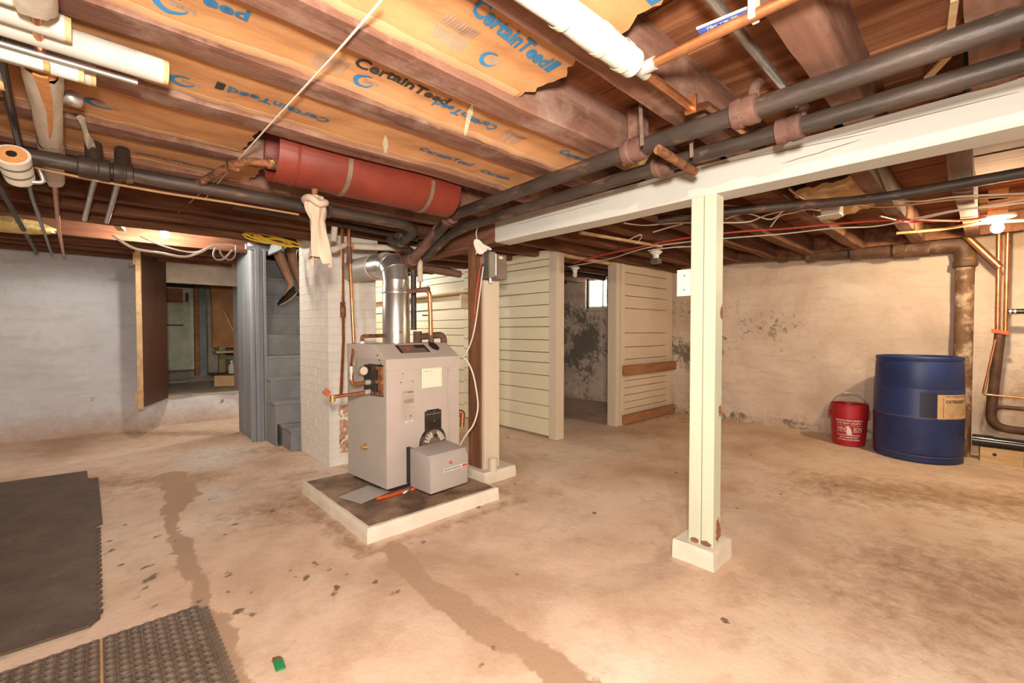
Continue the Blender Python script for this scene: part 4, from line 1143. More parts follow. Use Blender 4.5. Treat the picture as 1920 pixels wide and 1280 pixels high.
def smallprint(th, h, x, y, w, hgt, n=11):
    mb = MB(); rr = random.Random(int(x*100+y*1000))
    for i in range(n):
        xx = x+w*i/n
        for (a, b) in ((0, rr.uniform(.38,.46)), (.52, rr.uniform(.8,1.))):
            p = [(xx, y+hgt*a), (xx+w/n*.55, y+hgt*a), (xx+w/n*.55, y+hgt*b), (xx, y+hgt*b)]
            m_ = 5; vs = []
            for j in range(m_+1):
                Y = y+hgt*(a+(b-a)*j/m_)
                vs += [(xx, Y, h(xx, Y)-.0022), (xx+w/n*.5, Y, h(xx+w/n*.5, Y)-.0022)]
            mb.add(vs, [(2*j, 2*j+1, 2*j+3, 2*j+2) for j in range(m_)])
    part('small_print', mb, W['greyink'], th, kind='stuff')

th, h = batt('insulation_batt', 'paper insulation batt with jagged end behind the white foam pipe sleeve', .412, .735, -1.4, 1.09, 3, .0, .035, 0)
swirl(th, h, .84, .52, .045); stamp(th, h, 'ed', .98, .62, .075, W['blueink'], bold=.03, width=.10)
stamp(th, h, 'CertainTeed', .10, .60, .07, W['blueink'], bold=.02, width=.5)
th, h = batt('insulation_batt', 'widest paper insulation batt with torn rounded end at top centre', .847, 1.148, -1.4, 1.10, 11, .006, .03, .05)
stamp(th, h, 'CertainTeed', .735, .955, .078, W['blueink'], bold=.03, width=.325, tilt=.13)
mb = MB(); mb.add([(1.068,.94,h(1.068,.94)-.0028),(1.095,.943,h(1.095,.943)-.0028),(1.095,1.003,h(1.095,1.003)-.0028),(1.068,1.0,h(1.068,1.0)-.0028)], [(0,1,2,3)]); part('block_print', mb, W['blueink'], th)
smallprint(th, h, .70, 1.0, .115, .105); swirl(th, h, .905, 1.075, .034)
stamp(th, h, 'CertainTeed', .12, .96, .074, W['blueink'], bold=.03, width=.325); swirl(th, h, .50, 1.04, .05)
th, h = batt('insulation_batt', 'paper insulation batt with blue lettering, partly blackened as shade, above the red tank centre', 1.252, 1.50, -1.5, 1.86, 17, .0, .03, 0)
stamp(th, h, 'CertainTeed', .60, 1.375, .062, W['blackink'], bold=.03, width=.36, tilt=.05); smallprint(th, h, .50, 1.38, .1, .075); swirl(th, h, .665, 1.435, .036)  # the ink is blue; black paints in the shade of the joist
stamp(th, h, 'CertainTeed', 1.22, 1.385, .062, W['blueink'], True, .02, width=.30)
stamp(th, h, 'CertainTeed', -.05, 1.375, .062, W['blueink'], bold=.03, width=.36); swirl(th, h, .15, 1.43, .04); stamp(th, h, 'Certain', 1.58, 1.39, .062, W['blueink'], bold=.02, width=.2)
smallprint(th, h, 1.27, 1.38, .11, .08)
th, h = batt('insulation_batt', 'paper insulation batt with upside down blue lettering at the upper left', 1.602, 1.885, -1.6, 1.90, 23, .0, .03, 0)
stamp(th, h, 'CertainTeed', .68, 1.755, .062, W['blueink'], True, .02, width=.34)
mb = MB(); mb.add([(.305,1.75,h(.305,1.75)-.0028),(.33,1.75,h(.33,1.75)-.0028),(.33,1.80,h(.33,1.80)-.0028),(.305,1.80,h(.305,1.80)-.0028)], [(0,1,2,3)]); part('block_print', mb, W['blackink'], th)
stamp(th, h, 'CertainTeed', 1.08, 1.79, .06, W['blueink'], bold=.02, width=.30); stamp(th, h, 'Certain', 1.45, 1.81, .06, W['blueink'], bold=.02, width=.2)
stamp(th, h, 'Certa', .0, 1.76, .06, W['blueink'], bold=.02, width=.16); swirl(th, h, .22, 1.82, .036); smallprint(th, h, .05, 1.76, .1, .07)
th, h = batt('insulation_batt', 'paper insulation batt left of the red tank under the pipes', 1.992, 2.355, -1.6, .50, 31, .0, .012, 0)
swirl(th, h, .02, 2.22, .04); smallprint(th, h, -.35, 2.2, .1, .08)
th, h = batt('insulation_batt', 'drooping paper insulation batt behind the long dark pipe at left', 2.462, 2.78, -1.8, .62, 37, .012, .015, 0)
stamp(th, h, 'CertainTeed', .45, 2.66, .06, W['blueink'], True, .02, width=.3)
# torn strips where the paper is split
for i, (p, q, nm) in enumerate((((1.02,1.30,0),(1.13,1.50,0),'pale torn paper split in the batt with shade-blackened lettering'),((.90,1.74,0),(.98,1.90,0),'pale torn paper split above the red tank'))):
    mb = MB(); n = 9; vs = []
    hh = batt_fn(1.252,1.50,17) if i == 0 else batt_fn(1.602,1.885,23)
    for k in range(n+1):
        t = k/n; x = q[0]+(p[0]-q[0])*t; y = q[1]+(p[1]-q[1])*t; w = .002+.011*math.sin(PI*t)**.7*(1+.6*fbm(t*5, i, 0, 1, 2))
        z = hh(x, min(y, 1.50 if i == 0 else 1.885))-.004
        vs += [(x-w, y, z), (x+w, y+.004, z)]
    mb.add(vs+[(a, b, c+.002) for a, b, c in vs], [(2*k, 2*k+1, 2*k+3, 2*k+2) for k in range(n)]+[(2*(n+1)+2*k, 2*(n+1)+2*k+2, 2*(n+1)+2*k+3, 2*(n+1)+2*k+1) for k in range(n)])
    part('paper_tear', mb, W['tape'], BATTS[2+i])
# loose glass wool beside the joist end, and crumpled batt beyond the beam
def blob(c, r, seed, n=16, m=12, sq=(1,1,1), rough_=.35):
    mb = MB(); vs = []
    for i in range(m+1):
        ph = PI*i/m
        for k in range(n):
            th_ = 2*PI*k/n; d = Vector((math.sin(ph)*math.cos(th_), math.sin(ph)*math.sin(th_), math.cos(ph)))
            rr = r*(1+rough_*fbm(d.x+seed, d.y, d.z, 2.2, 4))
            vs.append(Vector(c)+Vector((d.x*sq[0], d.y*sq[1], d.z*sq[2]))*rr)
    return mb.add(vs, [(i*n+k, i*n+(k+1)%n, (i+1)*n+(k+1)%n, (i+1)*n+k) for i in range(m) for k in range(n)])
solo('glass_wool_tuft', blob((1.86,1.16,1.975), .085, 3, sq=(.7,.9,1.0)), W['fibre'], 'yellow glass wool tuft stuffed beside the joist above the black pipes', 'insulation', smooth=60)
solo('glass_wool_tuft', blob((-.55,4.9,1.90), .16, 9, sq=(2.2,.7,.35)), W['fibre'], 'yellow glass wool sagging at far left above the grey wall', 'insulation', smooth=60)
mb = MB(); mb.sheet(lambda u, v: (3.0+.75*u, .53+.27*v, 1.935+.035*math.sin(3*u)+.03*fbm(u*3, v*3, 8, 1.2, 4)-.03*v), 18, 12, (0,0,.03))
solo('crumpled_batt', mb, W['cardboard'], 'crumpled brown insulation hanging beyond the white beam', 'insulation', smooth=60)

# ------------------------------------------------------------------ red expansion tank
tk = thing('expansion_tank', (1.1, 2.19, 1.76), 'red painted cylindrical tank strapped up between the joists', 'tank')
TY, TZ, TRr = 2.185, 1.918, .130
mb = MB(); mb.lathe([(.0,.66),(.06,.657),(.10,.645),(TRr-.012,.62),(TRr-.008,.585),(TRr-.002,.58),(TRr,.585),(TRr,1.515),(TRr-.004,1.525),(TRr-.010,1.522),(TRr-.014,1.49),(.06,1.46),(.0,1.455)], (0,TY,TZ), 48, 'x', cap=False)
part('tank_shell', mb, W['redtank'], tk, smooth=35)
for x in (.66,): part('end_seam', MB().lathe([(TRr+.001,x-.006),(TRr+.004,x-.004),(TRr+.004,x+.004),(TRr+.001,x+.006)], (0,TY,TZ), 48, 'x', cap=False), W['redtank'], tk, smooth=50)
for x in (.885, 1.335):
    mb = MB(); vs = []; n = 30
    for k in range(n+1):
        a = PI*.98+PI*1.04*k/n
        for xx in (x-.011, x+.011):
            for rr in (TRr+.0005, TRr+.004): vs.append((xx, TY+rr*math.cos(a), TZ+rr*math.sin(a)))
    fs = []
    for k in range(n):
        b = 4*k
        fs += [(b+1,b+3,b+7,b+5),(b,b+4,b+6,b+2),(b,b+1,b+5,b+4),(b+2,b+6,b+7,b+3)]
    part('hanger_strap', mb.add(vs, fs), W['strap'], tk, smooth=40)
part('drain_nipple', MB().lathe([(.020,1.735),(.020,1.755),(.014,1.758),(.014,1.80)], (.765,TY,0), 14), W['rust'], tk, smooth=40)
mb = MB(); mb.tube(bend([(.64,TY,1.86),(.50,TY,1.855),(.43,TY+.12,1.84),(.36,2.49,1.80)], .05), .016, 12); part('inlet_pipe', mb, W['rust'], tk, smooth=50)
for (p) in ((.585,TY,1.86),(.45,TY+.09,1.845)): part('fitting', MB().lathe([(.024,-.022),(.024,.022)], p, 14, 'x'), W['rust'], tk, smooth=40)
# rag tied round the tank's drain
mb = MB(); n = 20; m_ = 22; vs = []
for i in range(m_+1):
    t = i/m_; zz = 1.755-.30*t
    r0 = .034+.012*math.sin(PI*min(1,t*3)) if t < .33 else .030+.02*(t-.33)
    for k in range(n):
        a = 2*PI*k/n; f = 1+.28*math.sin(3*a+4*t)*min(1, t*2.5)+.12*math.sin(7*a)
        vs.append((.765+.018*t+r0*f*math.cos(a), TY-.005+r0*f*.75*math.sin(a), zz+(.03*math.sin(2*a)+.015*math.sin(5*a) if i == m_ else 0)))
fs = [(i*n+k, i*n+(k+1)%n, (i+1)*n+(k+1)%n, (i+1)*n+k) for i in range(m_) for k in range(n)]
mb.add(vs, fs)
rg = thing('rag', (.77, TY, 1.46), "limp beige rag knotted round the red tank's drain", 'rag')
part('cloth', mb, W['cloth'], rg, smooth=60)
part('knot', MB().tube(crom([(.735,TY-.035,1.735),(.765,TY-.05,1.712),(.80,TY-.035,1.725),(.80,TY+.03,1.735),(.765,TY+.045,1.72),(.73,TY+.03,1.74)], 5, True), .017, 10, closed=True), W['cloth'], rg, smooth=60)

# ------------------------------------------------------------------ the two main heating pipes
def pipe(name, pts, r, m_, label, bendr=.08, n=16, cat='pipe', group=None):
    t = thing(name, tuple(pts[0]), label, cat, group)
    part('pipe_run', MB().tube(bend(pts, bendr) if len(pts) > 2 else pts, r, n), m_, t, smooth=50)
    return t
def coupling(t, c, axis, r, L=.05, m_=None):
    part('coupling', MB().lathe([(r*.86,-L*.55),(r,-L*.5),(r*1.02,-L*.1),(r*.94,0),(r*.94,L*.12),(r*1.04,L*.18),(r*1.02,L*.5),(r*.88,L*.55)], c, 20, axis), m_ or W['coupling'], t, smooth=35)
X1_, Z1_ = 1.607, 1.855
hp1 = pipe('heating_pipe', [(X1_-.005,YF+.06,Z1_),(X1_,.97,Z1_),(X1_+.05,2.32,Z1_-.005),(X1_+.07,2.42,Z1_-.03),(1.72,2.72,1.74)], .0325, W['pipe'], 'upper thick dark steel pipe running along the white beam')
coupling(hp1, (1.605,.575,Z1_), 'y', .047, .075); coupling(hp1, (1.61,1.00,Z1_), 'y', .047, .085); coupling(hp1, (1.655,2.36,Z1_-.012), 'y', .044, .07)
part('tee_outlet', MB().tube(bend([(1.605,.55,1.885),(1.605,.55,1.925),(1.64,.55,1.95)], .02), .019, 12), W['coupling'], hp1, smooth=50)
part('branch_pipe', MB().tube([(1.62,1.0,1.88),(1.80,1.085,1.99)], .012, 10), W['pipex'], hp1, smooth=50)
X2_, Z2_ = 1.822, 1.842
hp2 = pipe('heating_pipe', [(X2_+.012,YF+.06,Z2_),(X2_,.97,Z2_),(X2_+.03,2.45,Z2_-.01)], .0305, W['pipe'], 'lower thick dark steel pipe hugging the white beam')
coupling(hp2, (1.825,.505,Z2_), 'y', .045, .075); coupling(hp2, (1.82,.99,Z2_-.002), 'y', .043, .07)
part('tee_outlet', MB().tube(bend([(1.825,.47,1.87),(1.825,.47,1.90),(1.86,.47,1.92)], .02), .017, 12), W['coupling'], hp2, smooth=50)
# hanger: short cross pipe under both mains held by a strap
hg = thing('pipe_hanger', (1.68, .85, 1.80), 'short rusty pipe hung crosswise under the two main pipes', 'hanger')
part('cross_bar', MB().tube([(1.5497,0.8628,1.8000), (1.8791,0.8770,1.8000)], [.018,.018], 14), W['rust'], hg, smooth=50)
part('strap', MB().bar((1.475,.885,1.80), (1.485,.90,1.975), .014, .003, (1,0,0)), W['strap'], hg)
part('strap', MB().bar((1.69,.80,1.79), (1.70,.81,1.96), .014, .003, (1,0,0)), W['strap'], hg)
# manifold where the mains meet behind the tank
mf = thing('pipe_manifold', (1.72, 2.75, 1.70), 'cluster of rusty tees and elbows where the main pipes join above the boiler', 'pipe')
part('elbow', MB().tube(bend([(1.69,2.55,1.80),(1.72,2.74,1.735),(1.70,2.92,1.63)], .07), .036, 14), W['coupling'], mf, smooth=50)
part('elbow', MB().tube(bend([(1.852,2.44,1.832),(1.855,2.66,1.81),(1.80,2.90,1.66)], .07), .034, 14), W['pipe'], mf, smooth=50)
part('tee', MB().lathe([(.046,-.05),(.046,.05)], (1.695,2.93,1.64), 16, 'y'), W['coupling'], mf, smooth=40)
part('tee', MB().lathe([(.044,-.05),(.044,.05)], (1.59,2.86,1.76), 16, 'z'), W['pipex'], mf, smooth=40)
part('cross_pipe', MB().tube([(1.5,2.86,1.76),(1.72,2.93,1.70)], .030, 12), W['pipex'], mf, smooth=50)
part('riser', MB().tube([(1.80,3.05,1.62),(1.80,3.05,1.13)], .022, 12), W['pipe'], mf, smooth=50)
part('lateral', MB().tube(bend([(1.69,2.94,1.64),(1.80,3.05,1.62),(2.25,3.06,1.60)], .05), .030, 14), W['coupling'], mf, smooth=50)
# long dark pipe crossing the left side
hp3 = pipe('heating_pipe', [(XL+.05,2.527,1.79),(.02,2.522,1.79),(.86,2.513,1.788),(1.44,2.508,1.786),(1.55,2.60,1.78),(1.59,2.86,1.74)], .030, W['pipex'], 'long dark steel pipe crossing the left half under the joists')
coupling(hp3, (.005,2.523,1.79), 'x', .041, .09, W['pipex']); coupling(hp3, (.095,2.522,1.79), 'x', .038, .06, W['pipex']); coupling(hp3, (.93,2.512,1.788), 'x', .038, .06, W['pipex'])
part('tee_outlet', MB().tube([(.005,2.523,1.80),(.005,2.57,1.90)], .028, 12), W['pipex'], hp3, smooth=50)
part('tee_outlet', MB().tube([(.095,2.523,1.80),(.095,2.57,1.90)], .027, 12), W['pipex'], hp3, smooth=50)
hp4 = pipe('heating_pipe', [(.6,3.05,1.86),(1.2,3.06,1.855),(1.86,3.1,1.85)], .022, W['pipex'], 'thin dark pipe behind the red tank above the chimney')

# ------------------------------------------------------------------ blue drum
dm_ = thing('plastic_drum', (5.40, .449, 0), 'large dark blue plastic drum standing by the stone wall', 'drum')
DCX, DCY = 5.40, .449
prof = [(.0,.0),(.285,.0),(.300,.010),(.302,.045),(.296,.055),(.302,.066),(.304,.10),(.306,.36),(.309,.372),(.309,.385),(.3045,.395),(.303,.62),(.3005,.628),(.3005,.634),(.302,.64),(.296,.84),(.290,.862),(.296,.875),(.298,.892),(.290,.902),(.276,.902),(.272,.886),(.0,.880)]
part('drum_body', MB().lathe(prof, (DCX,DCY,0), 64, cap=False), W['blueplastic'], dm_, smooth=28)
for z in (.060, .390): part('ring_seam', MB().tube([(DCX+.3065*math.cos(a), DCY+.3065*math.sin(a), z) for a in [2*PI*k/64 for k in range(64)]], .0022, 6, closed=True), W['strap'], dm_, smooth=60)
fa = math.atan2(-DCY, -DCX)      # towards the room
def dpt(deg, z, r=.3095): a = fa+math.radians(deg); return (DCX+r*math.cos(a), DCY+r*math.sin(a), z)
mb = MB(); mb.sheet(lambda u, v: dpt(24+54*u, .368+.222*v, .3075+.002*abs(v-.5)), 20, 6, (0,0,0))
lb = part('drum_label', MB().grid(lambda u, v: dpt(24+54*u, .375+.215*v, .3082), 24, 6), W['labelpaper'], dm_, smooth=60, label='torn tan paper label')
mb = MB(); rr = []
for (u0, v0, u1, v1) in ((.14,.10,.14,.88),(.2,.05,.95,.05),(.2,.94,.95,.94)):
    n = 12; pts = [dpt(24+54*(u0+(u1-u0)*k/n), .375+.215*(v0+(v1-v0)*k/n), .3090) for k in range(n+1)]
    mb.tube(pts, .0016, 5)
part('label_border', mb, W['blackink'], lb)
mb = MB(); write(mb, 'DETERGENT', .034, lambda x, y: dpt(24+54*(.20+x/.30), .375+.215*.68+y, .3092), .03, 1, False, .20); part('label_heading', mb, W['blackink'], lb)
mb = MB()
for k in range(5):
    n = 8; zz = .375+.215*(.58-.09*k); u1 = R.uniform(.6,.9)
    mb.grid(lambda u, v: dpt(24+54*(.22+(u1-.22)*u), zz+.003*v, .3090), n, 1)
part('label_print', mb, W['greyink'], lb)
part('faded_label_ghost', MB().grid(lambda u, v: dpt(3+20*u, .39+.215*v, .3072), 14, 5), W['ghost'], dm_, smooth=60)

# ------------------------------------------------------------------ red bucket
BX, BY = 5.462, .955
bk = thing('bucket', (BX, BY, 0), 'red plastic bucket with white lettering and a wire handle', 'bucket')
rb = lambda z: .132+.058*z
H_ = .405
part('pail', MB().lathe([(.0,.004),(.120,.002),(.130,.010),(rb(.1),.1),(rb(.27),.27),(rb(.27)+.004,.275),(rb(.28)+.003,.30),(rb(.28)+.003,H_-.01),(rb(.3)+.006,H_-.006),(rb(.3)+.006,H_),(rb(.3)-.004,H_),(rb(.27)-.006,.27),(.122,.02),(.0,.016)], (BX,BY,0), 48, cap=False), W['redplastic'], bk, smooth=28)
ba_ = math.atan2(-BY, -BX)
def bpt(s, z, e=.0012): r = rb(z)+e; a = ba_+s/.150; return (BX+r*math.cos(a), BY+r*math.sin(a), z)
mb = MB()
for (tx, z, sz, wd) in (('MAKING FINE WINES IS', .248, .022, .235), ('THE BEST GRAPES', .222, .022, .21), ('CE QUE LES MEILLEURS', .108, .018, .21), ('VINS COMMENCENT', .085, .018, .17), ('AUX MEILLEURS RAISINS', .062, .018, .20)):
    m2 = MB(); write(m2, tx, sz, lambda x, y: bpt(x, z+y), .02, 0, True, wd); part('lettering', m2, W['whiteink'], bk)
mb = MB(); write(mb, 'VIN', .058, lambda x, y: bpt(x-.105, .152+y), .0, 1, False, .075); part('lettering', mb, W['whiteink'], bk)
mb = MB(); write(mb, 'BON', .058, lambda x, y: bpt(x+.038, .152+y), .0, 1, False, .075); part('lettering', mb, W['whiteink'], bk)
for z in (.206, .143):
    mb = MB(); mb.grid(lambda u, v: bpt(-.115+.23*u, z+.0025*v), 20, 1); part('rule_line', mb, W['whiteink'], bk)
mb = MB()
for (s0, z0, r_) in ((-.008,.186,.018),(.004,.170,.016),(-.004,.154,.020),(.010,.150,.014),(.002,.132,.022)):
    n = 14; mb.add([bpt(s0+r_*math.cos(2*PI*k/n)*(1+.2*math.sin(3*k)), z0+r_*.8*math.sin(2*PI*k/n), .0016) for k in range(n)], [tuple(range(n))])
part('grape_emblem', mb, W['whiteink'], bk)
hv = Vector((math.sin(ba_), -math.cos(ba_), 0))
hp = [Vector((BX,BY,.31))+hv*(.163*math.cos(a))+Vector((0,0,.20*math.sin(a))) for a in [PI*k/24 for k in range(25)]]
hp[0] += Vector((0,0,.0))
part('wire_handle', MB().tube(hp, .0028, 8), W['strap'], bk, smooth=60)
part('hand_grip', MB().tube(hp[10:15], .006, 10), W['wrap'], bk, smooth=60)
for s in (-1, 1): part('handle_ear', MB().obox(Vector((BX,BY,.30))+hv*(.160*s), hv*.008, Vector((-hv.y,hv.x,0))*.016, Vector((0,0,.03))), W['redplastic'], bk, .003)

# ------------------------------------------------------------------ drain and water pipes on the right wall
sp_ = thing('soil_stack', (5.70, .175, 0), 'thick rusty cast iron drain pipe rising by the stone wall behind the drum', 'pipe')
part('stack', MB().lathe([(.062,.0),(.062,1.72)], (5.70,.175,0), 28), W['stack'], sp_, smooth=40)
part('hub', MB().lathe([(.066,1.69),(.082,1.70),(.082,1.745),(.072,1.75),(.072,1.80)], (5.70,.175,0), 28), W['ironpipe'], sp_, smooth=35)
part('elbow', MB().tube(bend([(5.70,.175,1.78),(5.68,.19,1.90),(5.62,.45,1.905)], .10, 8), .072, 24), W['ironpipe'], sp_, smooth=50)
hz_ = thing('drain_pipe', (5.60, 1.3, 1.88), 'horizontal rusty drain pipe along the top of the stone wall', 'pipe')
def zdr(y): return 1.885+.055*(y-.4)
part('pipe_run', MB().tube([(5.61,.40,zdr(.40)),(5.59,1.35,zdr(1.35))], .066, 24), W['ironpipe'], hz_, smooth=50)
part('pipe_run', MB().tube([(5.59,1.33,zdr(1.33)),(5.55,2.85,zdr(2.85))], .050, 24), W['ironpipe'], hz_, smooth=50)
for y, r_ in ((.62,.080),(.95,.078),(1.33,.080),(1.60,.066),(2.2,.062)): part('hub', MB().lathe([(r_*.9,-.05),(r_,-.045),(r_,.03),(r_*.9,.04)], (5.595-.01*y,y,zdr(y)), 24, 'y'), W['ironpipe'], hz_, smooth=35)
cp_ = thing('water_pipes', (5.6, -.05, .28), 'pair of upright copper pipes with a red valve at the right edge', 'pipe')
part('copper_riser', MB().tube([(5.60,-.025,1.98),(5.60,-.03,1.12)], .016, 12), W['copper'], cp_, smooth=50)
part('copper_riser', MB().tube([(5.60,-.075,1.98),(5.60,-.075,1.12)], .016, 12), W['copper'], cp_, smooth=50)
part('drop_pipe', MB().tube(bend([(5.60,-.045,1.10),(5.60,-.015,.62),(5.60,.0,.30),(5.60,-.55,.285)], .12, 8), .034, 16), W['ironpipe'], cp_, smooth=50)
part('thin_line', MB().tube(bend([(5.57,-.02,1.05),(5.57,.045,.58),(5.57,-.55,.56)], .03, 6), .009, 10), W['copper'], cp_, smooth=50)
part('thin_line', MB().tube([(5.60,-.02,.48),(5.60,-.55,.475)], .018, 10), W['ironpipe'], cp_, smooth=50)
part('valve_body', MB().lathe([(.02,1.02),(.028,1.03),(.028,1.09),(.02,1.10)], (5.60,-.045,0), 14), W['brass'], cp_, smooth=35)
part('valve_handle', MB().obox((5.565,-.045,1.115), (.008,0,0), (0,.05,.012), (0,0,.016)), W['orange'], cp_, .004, label='red lever handle')
part('diagonal_pipe', MB().tube([(5.58,.215,2.02),(5.58,-.035,1.66)], .026, 14), W['copper'], cp_, smooth=50)
part('side_branch', MB().tube([(5.60,-.09,1.285),(5.60,-.6,1.285)], .022, 14), W['blackplastic'], cp_, smooth=50)
for y in (-.10,-.125): part('hose_clamp', MB().lathe([(.0245,-.006),(.0245,.006)], (5.60,y,1.285), 16, 'y'), W['steel'], cp_, smooth=40)
fp_ = thing('waste_pipe', (5.63, -.1, .06), 'glossy black plastic waste pipe low along the stone wall', 'pipe')
part('pipe_run', MB().tube([(5.63,.105,.17),(5.63,-1.2,.165)], .046, 24), W['blackplastic'], fp_, smooth=50)
part('coupling', MB().lathe([(.052,-.06),(.052,.06)], (5.63,.04,.17), 24, 'y'), W['blackplastic'], fp_, smooth=40)
pb_ = thing('wood_block', (5.62, -.07, 0), 'short pale timber block with a hole propping the black waste pipe', 'block')
part('timber', MB().obox((5.615,-.065,.062), (.05,.004,0), (-.01,.125,0), (0,0,.062)), W['pine'], pb_, .004)
part('knot_hole', MB().lathe([(.014,-.003),(.014,.0)], (5.564,-.03,.075), 14, 'x'), W['black'], pb_)

# ------------------------------------------------------------------ bare bulbs
def bulb_lamp(name, c, power, m_, label, up=True, base_r=.088):
    t = thing(name, (c[0], c[1], c[2]-.03), label, 'lamp')
    r = .034
    x, y, z = c
    mm = m_.copy(); mm.node_tree.nodes['Principled BSDF'].inputs['Emission Strength'].default_value = power/(4*PI*PI*r*r)
    part('bulb', MB().lathe([(.0,z-.036),(.018,z-.030),(.030,z-.016),(r,z),(.030,z+.016),(.020,z+.032),(.014,z+.045)], (x,y,0), 24, cap=False), mm, t, smooth=60)
    part('lampholder', MB().lathe([(.018,z+.040),(.030,z+.046),(.033,z+.062),(base_r,z+.070),(base_r+.004,z+.076),(base_r,z+.084)], (x,y,0), 28), W['ceramic'], t, smooth=35)
    return t
bulb_lamp('bare_bulb', BULB_R, POWER_R, W['bulb_o'], 'lit warm bulb in a white porcelain holder at the right edge')
bulb_lamp('bare_bulb', BULB_L, POWER_L, W['bulb_w'], 'lit white bulb under the joists near the brown door')
bulb_lamp('bare_bulb', FILL_BULB_B, POWER_B, W['bulb_w'], 'unseen fill bulb added on the joists behind the viewer')
bulb_lamp('bare_bulb', FILL_BULB_H, POWER_H, W['bulb_w'], 'unseen bulb added behind the chimney to light the planks')
solo('blocking_board', MB().box((4.55,-.06,1.922), (4.65,.036,2.099)).box((4.55,-.222,2.02), (4.65,.08,2.05)), W['pine'], 'pale timber block that holds the right hand bulb', 'block', .003)
solo('mounting_board', MB().box((.30,4.87,2.068), (.60,4.99,2.099)), W['pine'], 'pale board under the joists behind the lit white bulb', 'board', .003)
solo('mounting_board', MB().box((-1.40,-1.26,1.944), (-1.2,-1.14,1.957)).box((-1.36,-1.24,1.957),(-1.24,-1.16,2.099)), W['pine'], 'small board holding the added fill bulb behind the viewer', 'board', .003)
def dead_lamp(c, label, ang=0):
    t = thing('lampholder', (c[0],c[1],c[2]-.05), label, 'lamp')
    part('base', MB().lathe([(.028,-.01),(.055,.012),(.057,.018),(.045,.03)], c, 24), W['ceramic'], t, smooth=35)
    part('socket', MB().lathe([(.024,-.045),(.027,-.04),(.028,-.01)], c, 20), W['ceramic'], t, smooth=35)
    return t
l2 = dead_lamp((3.855,2.16,1.845), 'unlit white porcelain lampholder near the cross partition'); part('pull_box', MB().box((3.82,2.12,1.755),(3.89,2.20,1.80)), W['steelbox'], l2, .004); part('stem', MB().box((3.83,2.13,1.874),(3.88,2.19,1.93)), W['steelbox'], l2)
l3 = dead_lamp((4.222,3.427,1.865), 'small unlit lamp beyond the partition doorway'); part('bulb', MB().lathe([(.0,-.10),(.022,-.09),(.030,-.07),(.022,-.05),(.014,-.04)], (4.222,3.427,1.865), 18, cap=False), W['ceramic'], l3, smooth=60)

# ------------------------------------------------------------------ cables
def cable(name, pts, r, m_, label, k=6, cat='cable', n=8):
    return solo(name, MB().tube(crom(pts, k), r, n), m_, label, cat, smooth=60)
cable('cable', [(3.9034,3.1912,1.8800),(3.7580,2.6936,1.8900),(3.6865,2.2831,1.8950),(3.6053,1.9209,1.8950),(3.6178,1.5610,1.8950),(3.6949,1.3067,1.8950),(3.8594,1.0611,1.9000),(3.9336,0.8078,1.9000),(4.1114,0.4721,1.9000),(4.4331,0.1932,1.9000),(4.4693,0.0391,1.9000)], .0075, W['wirered'], 'red cable sagging under the joists beyond the beam')
cable('cable', [(4.0826,3.4179,1.8800),(4.0218,2.8136,1.8900),(3.7495,2.2097,1.8930),(3.7634,1.7601,1.8930),(3.8715,1.4512,1.8930),(4.0384,1.1474,1.9000),(4.0961,0.8407,1.9000),(4.2451,0.6080,1.9000),(4.1860,0.4232,1.9000),(4.0737,0.2032,1.9000),(4.1058,0.0370,1.9000),(4.1371,-0.1499,1.9000)], .0055, W['wirewhite'], 'white cable twisted beside the red cable beyond the beam')
cable('cable', [(2.8157,1.8329,1.9050),(2.9876,1.7619,1.9050),(3.0705,1.5957,1.9050),(3.2527,1.4043,1.9050),(3.4332,1.2149,1.9050),(3.3195,1.0403,1.9050),(3.2687,0.8408,1.9050),(3.3037,0.6802,1.9050),(3.3826,0.4869,1.9050),(3.6402,0.3212,1.9050),(3.6928,0.1411,1.9050),(3.9071,-0.1408,1.9050)], .0055, W['wirewhite'], 'upper white cable looping past the green post')
cable('cable', [(2.8731,1.1586,1.9080),(3.1212,1.0097,1.9080),(3.2397,0.8335,1.9080),(3.3642,0.6382,1.9080),(3.6527,0.4983,1.9080),(3.7303,0.3289,1.9080),(3.7733,0.1665,1.9080),(3.9834,-0.1437,1.9080)], .0055, W['wirebrown'], 'tan cable running above the white ones beyond the beam')
cable('cable', [(3.2393,1.2870,1.9080),(3.1977,1.1322,1.9080),(3.4528,1.0648,1.9000),(3.2754,0.9172,1.9080),(3.2748,0.7847,1.9080)], .005, W['wirewhite'], 'short pale cable loop right of the green post top')
cable('cable', [(3.6985,1.1399,1.9000),(3.4239,1.0001,1.9050),(3.3890,0.9020,1.9050),(3.3761,0.8234,1.9080),(3.5129,0.7662,1.9080)], .005, W['wirewhite'], 'pale cable rising to the grey junction box')
cable('cable', [(2.7931,0.7706,1.9000),(3.0710,0.7769,1.9050),(3.2031,0.7130,1.9050),(3.2441,0.6158,1.9050)], .006, W['wirebrown'], 'brown cable drooping just below the white beam')
cable('cable', [(4.2098,0.3695,1.8980),(4.0996,0.2044,1.8980),(4.0605,0.0367,1.8980),(4.0273,-0.1456,1.8980)], .005, W['wirewhite'], 'pale cable climbing towards the top right bulb')
cable('cable', [(4.6085,0.5277,1.8900),(4.6762,0.2890,1.8900),(4.6226,0.0659,1.8900),(4.7465,-0.1742,1.8900)], .011, W['wirebrown'], 'thick brown cable under the right hand bulb')
cable('cable', [(3.8992,0.5311,1.9000),(4.2471,0.4292,1.9000),(4.3165,0.3225,1.9000),(4.4820,0.1684,1.9000)], .0065, W['wirered'], 'short orange red cable left of the right hand bulb')
cable('cable', [(3.7762,2.1976,1.8700),(3.8179,2.0862,1.8800),(3.8766,1.9613,1.8850),(3.9838,1.8628,1.8900)], .0055, W['wirewhite'], 'short white cable above the unlit porcelain lampholder')
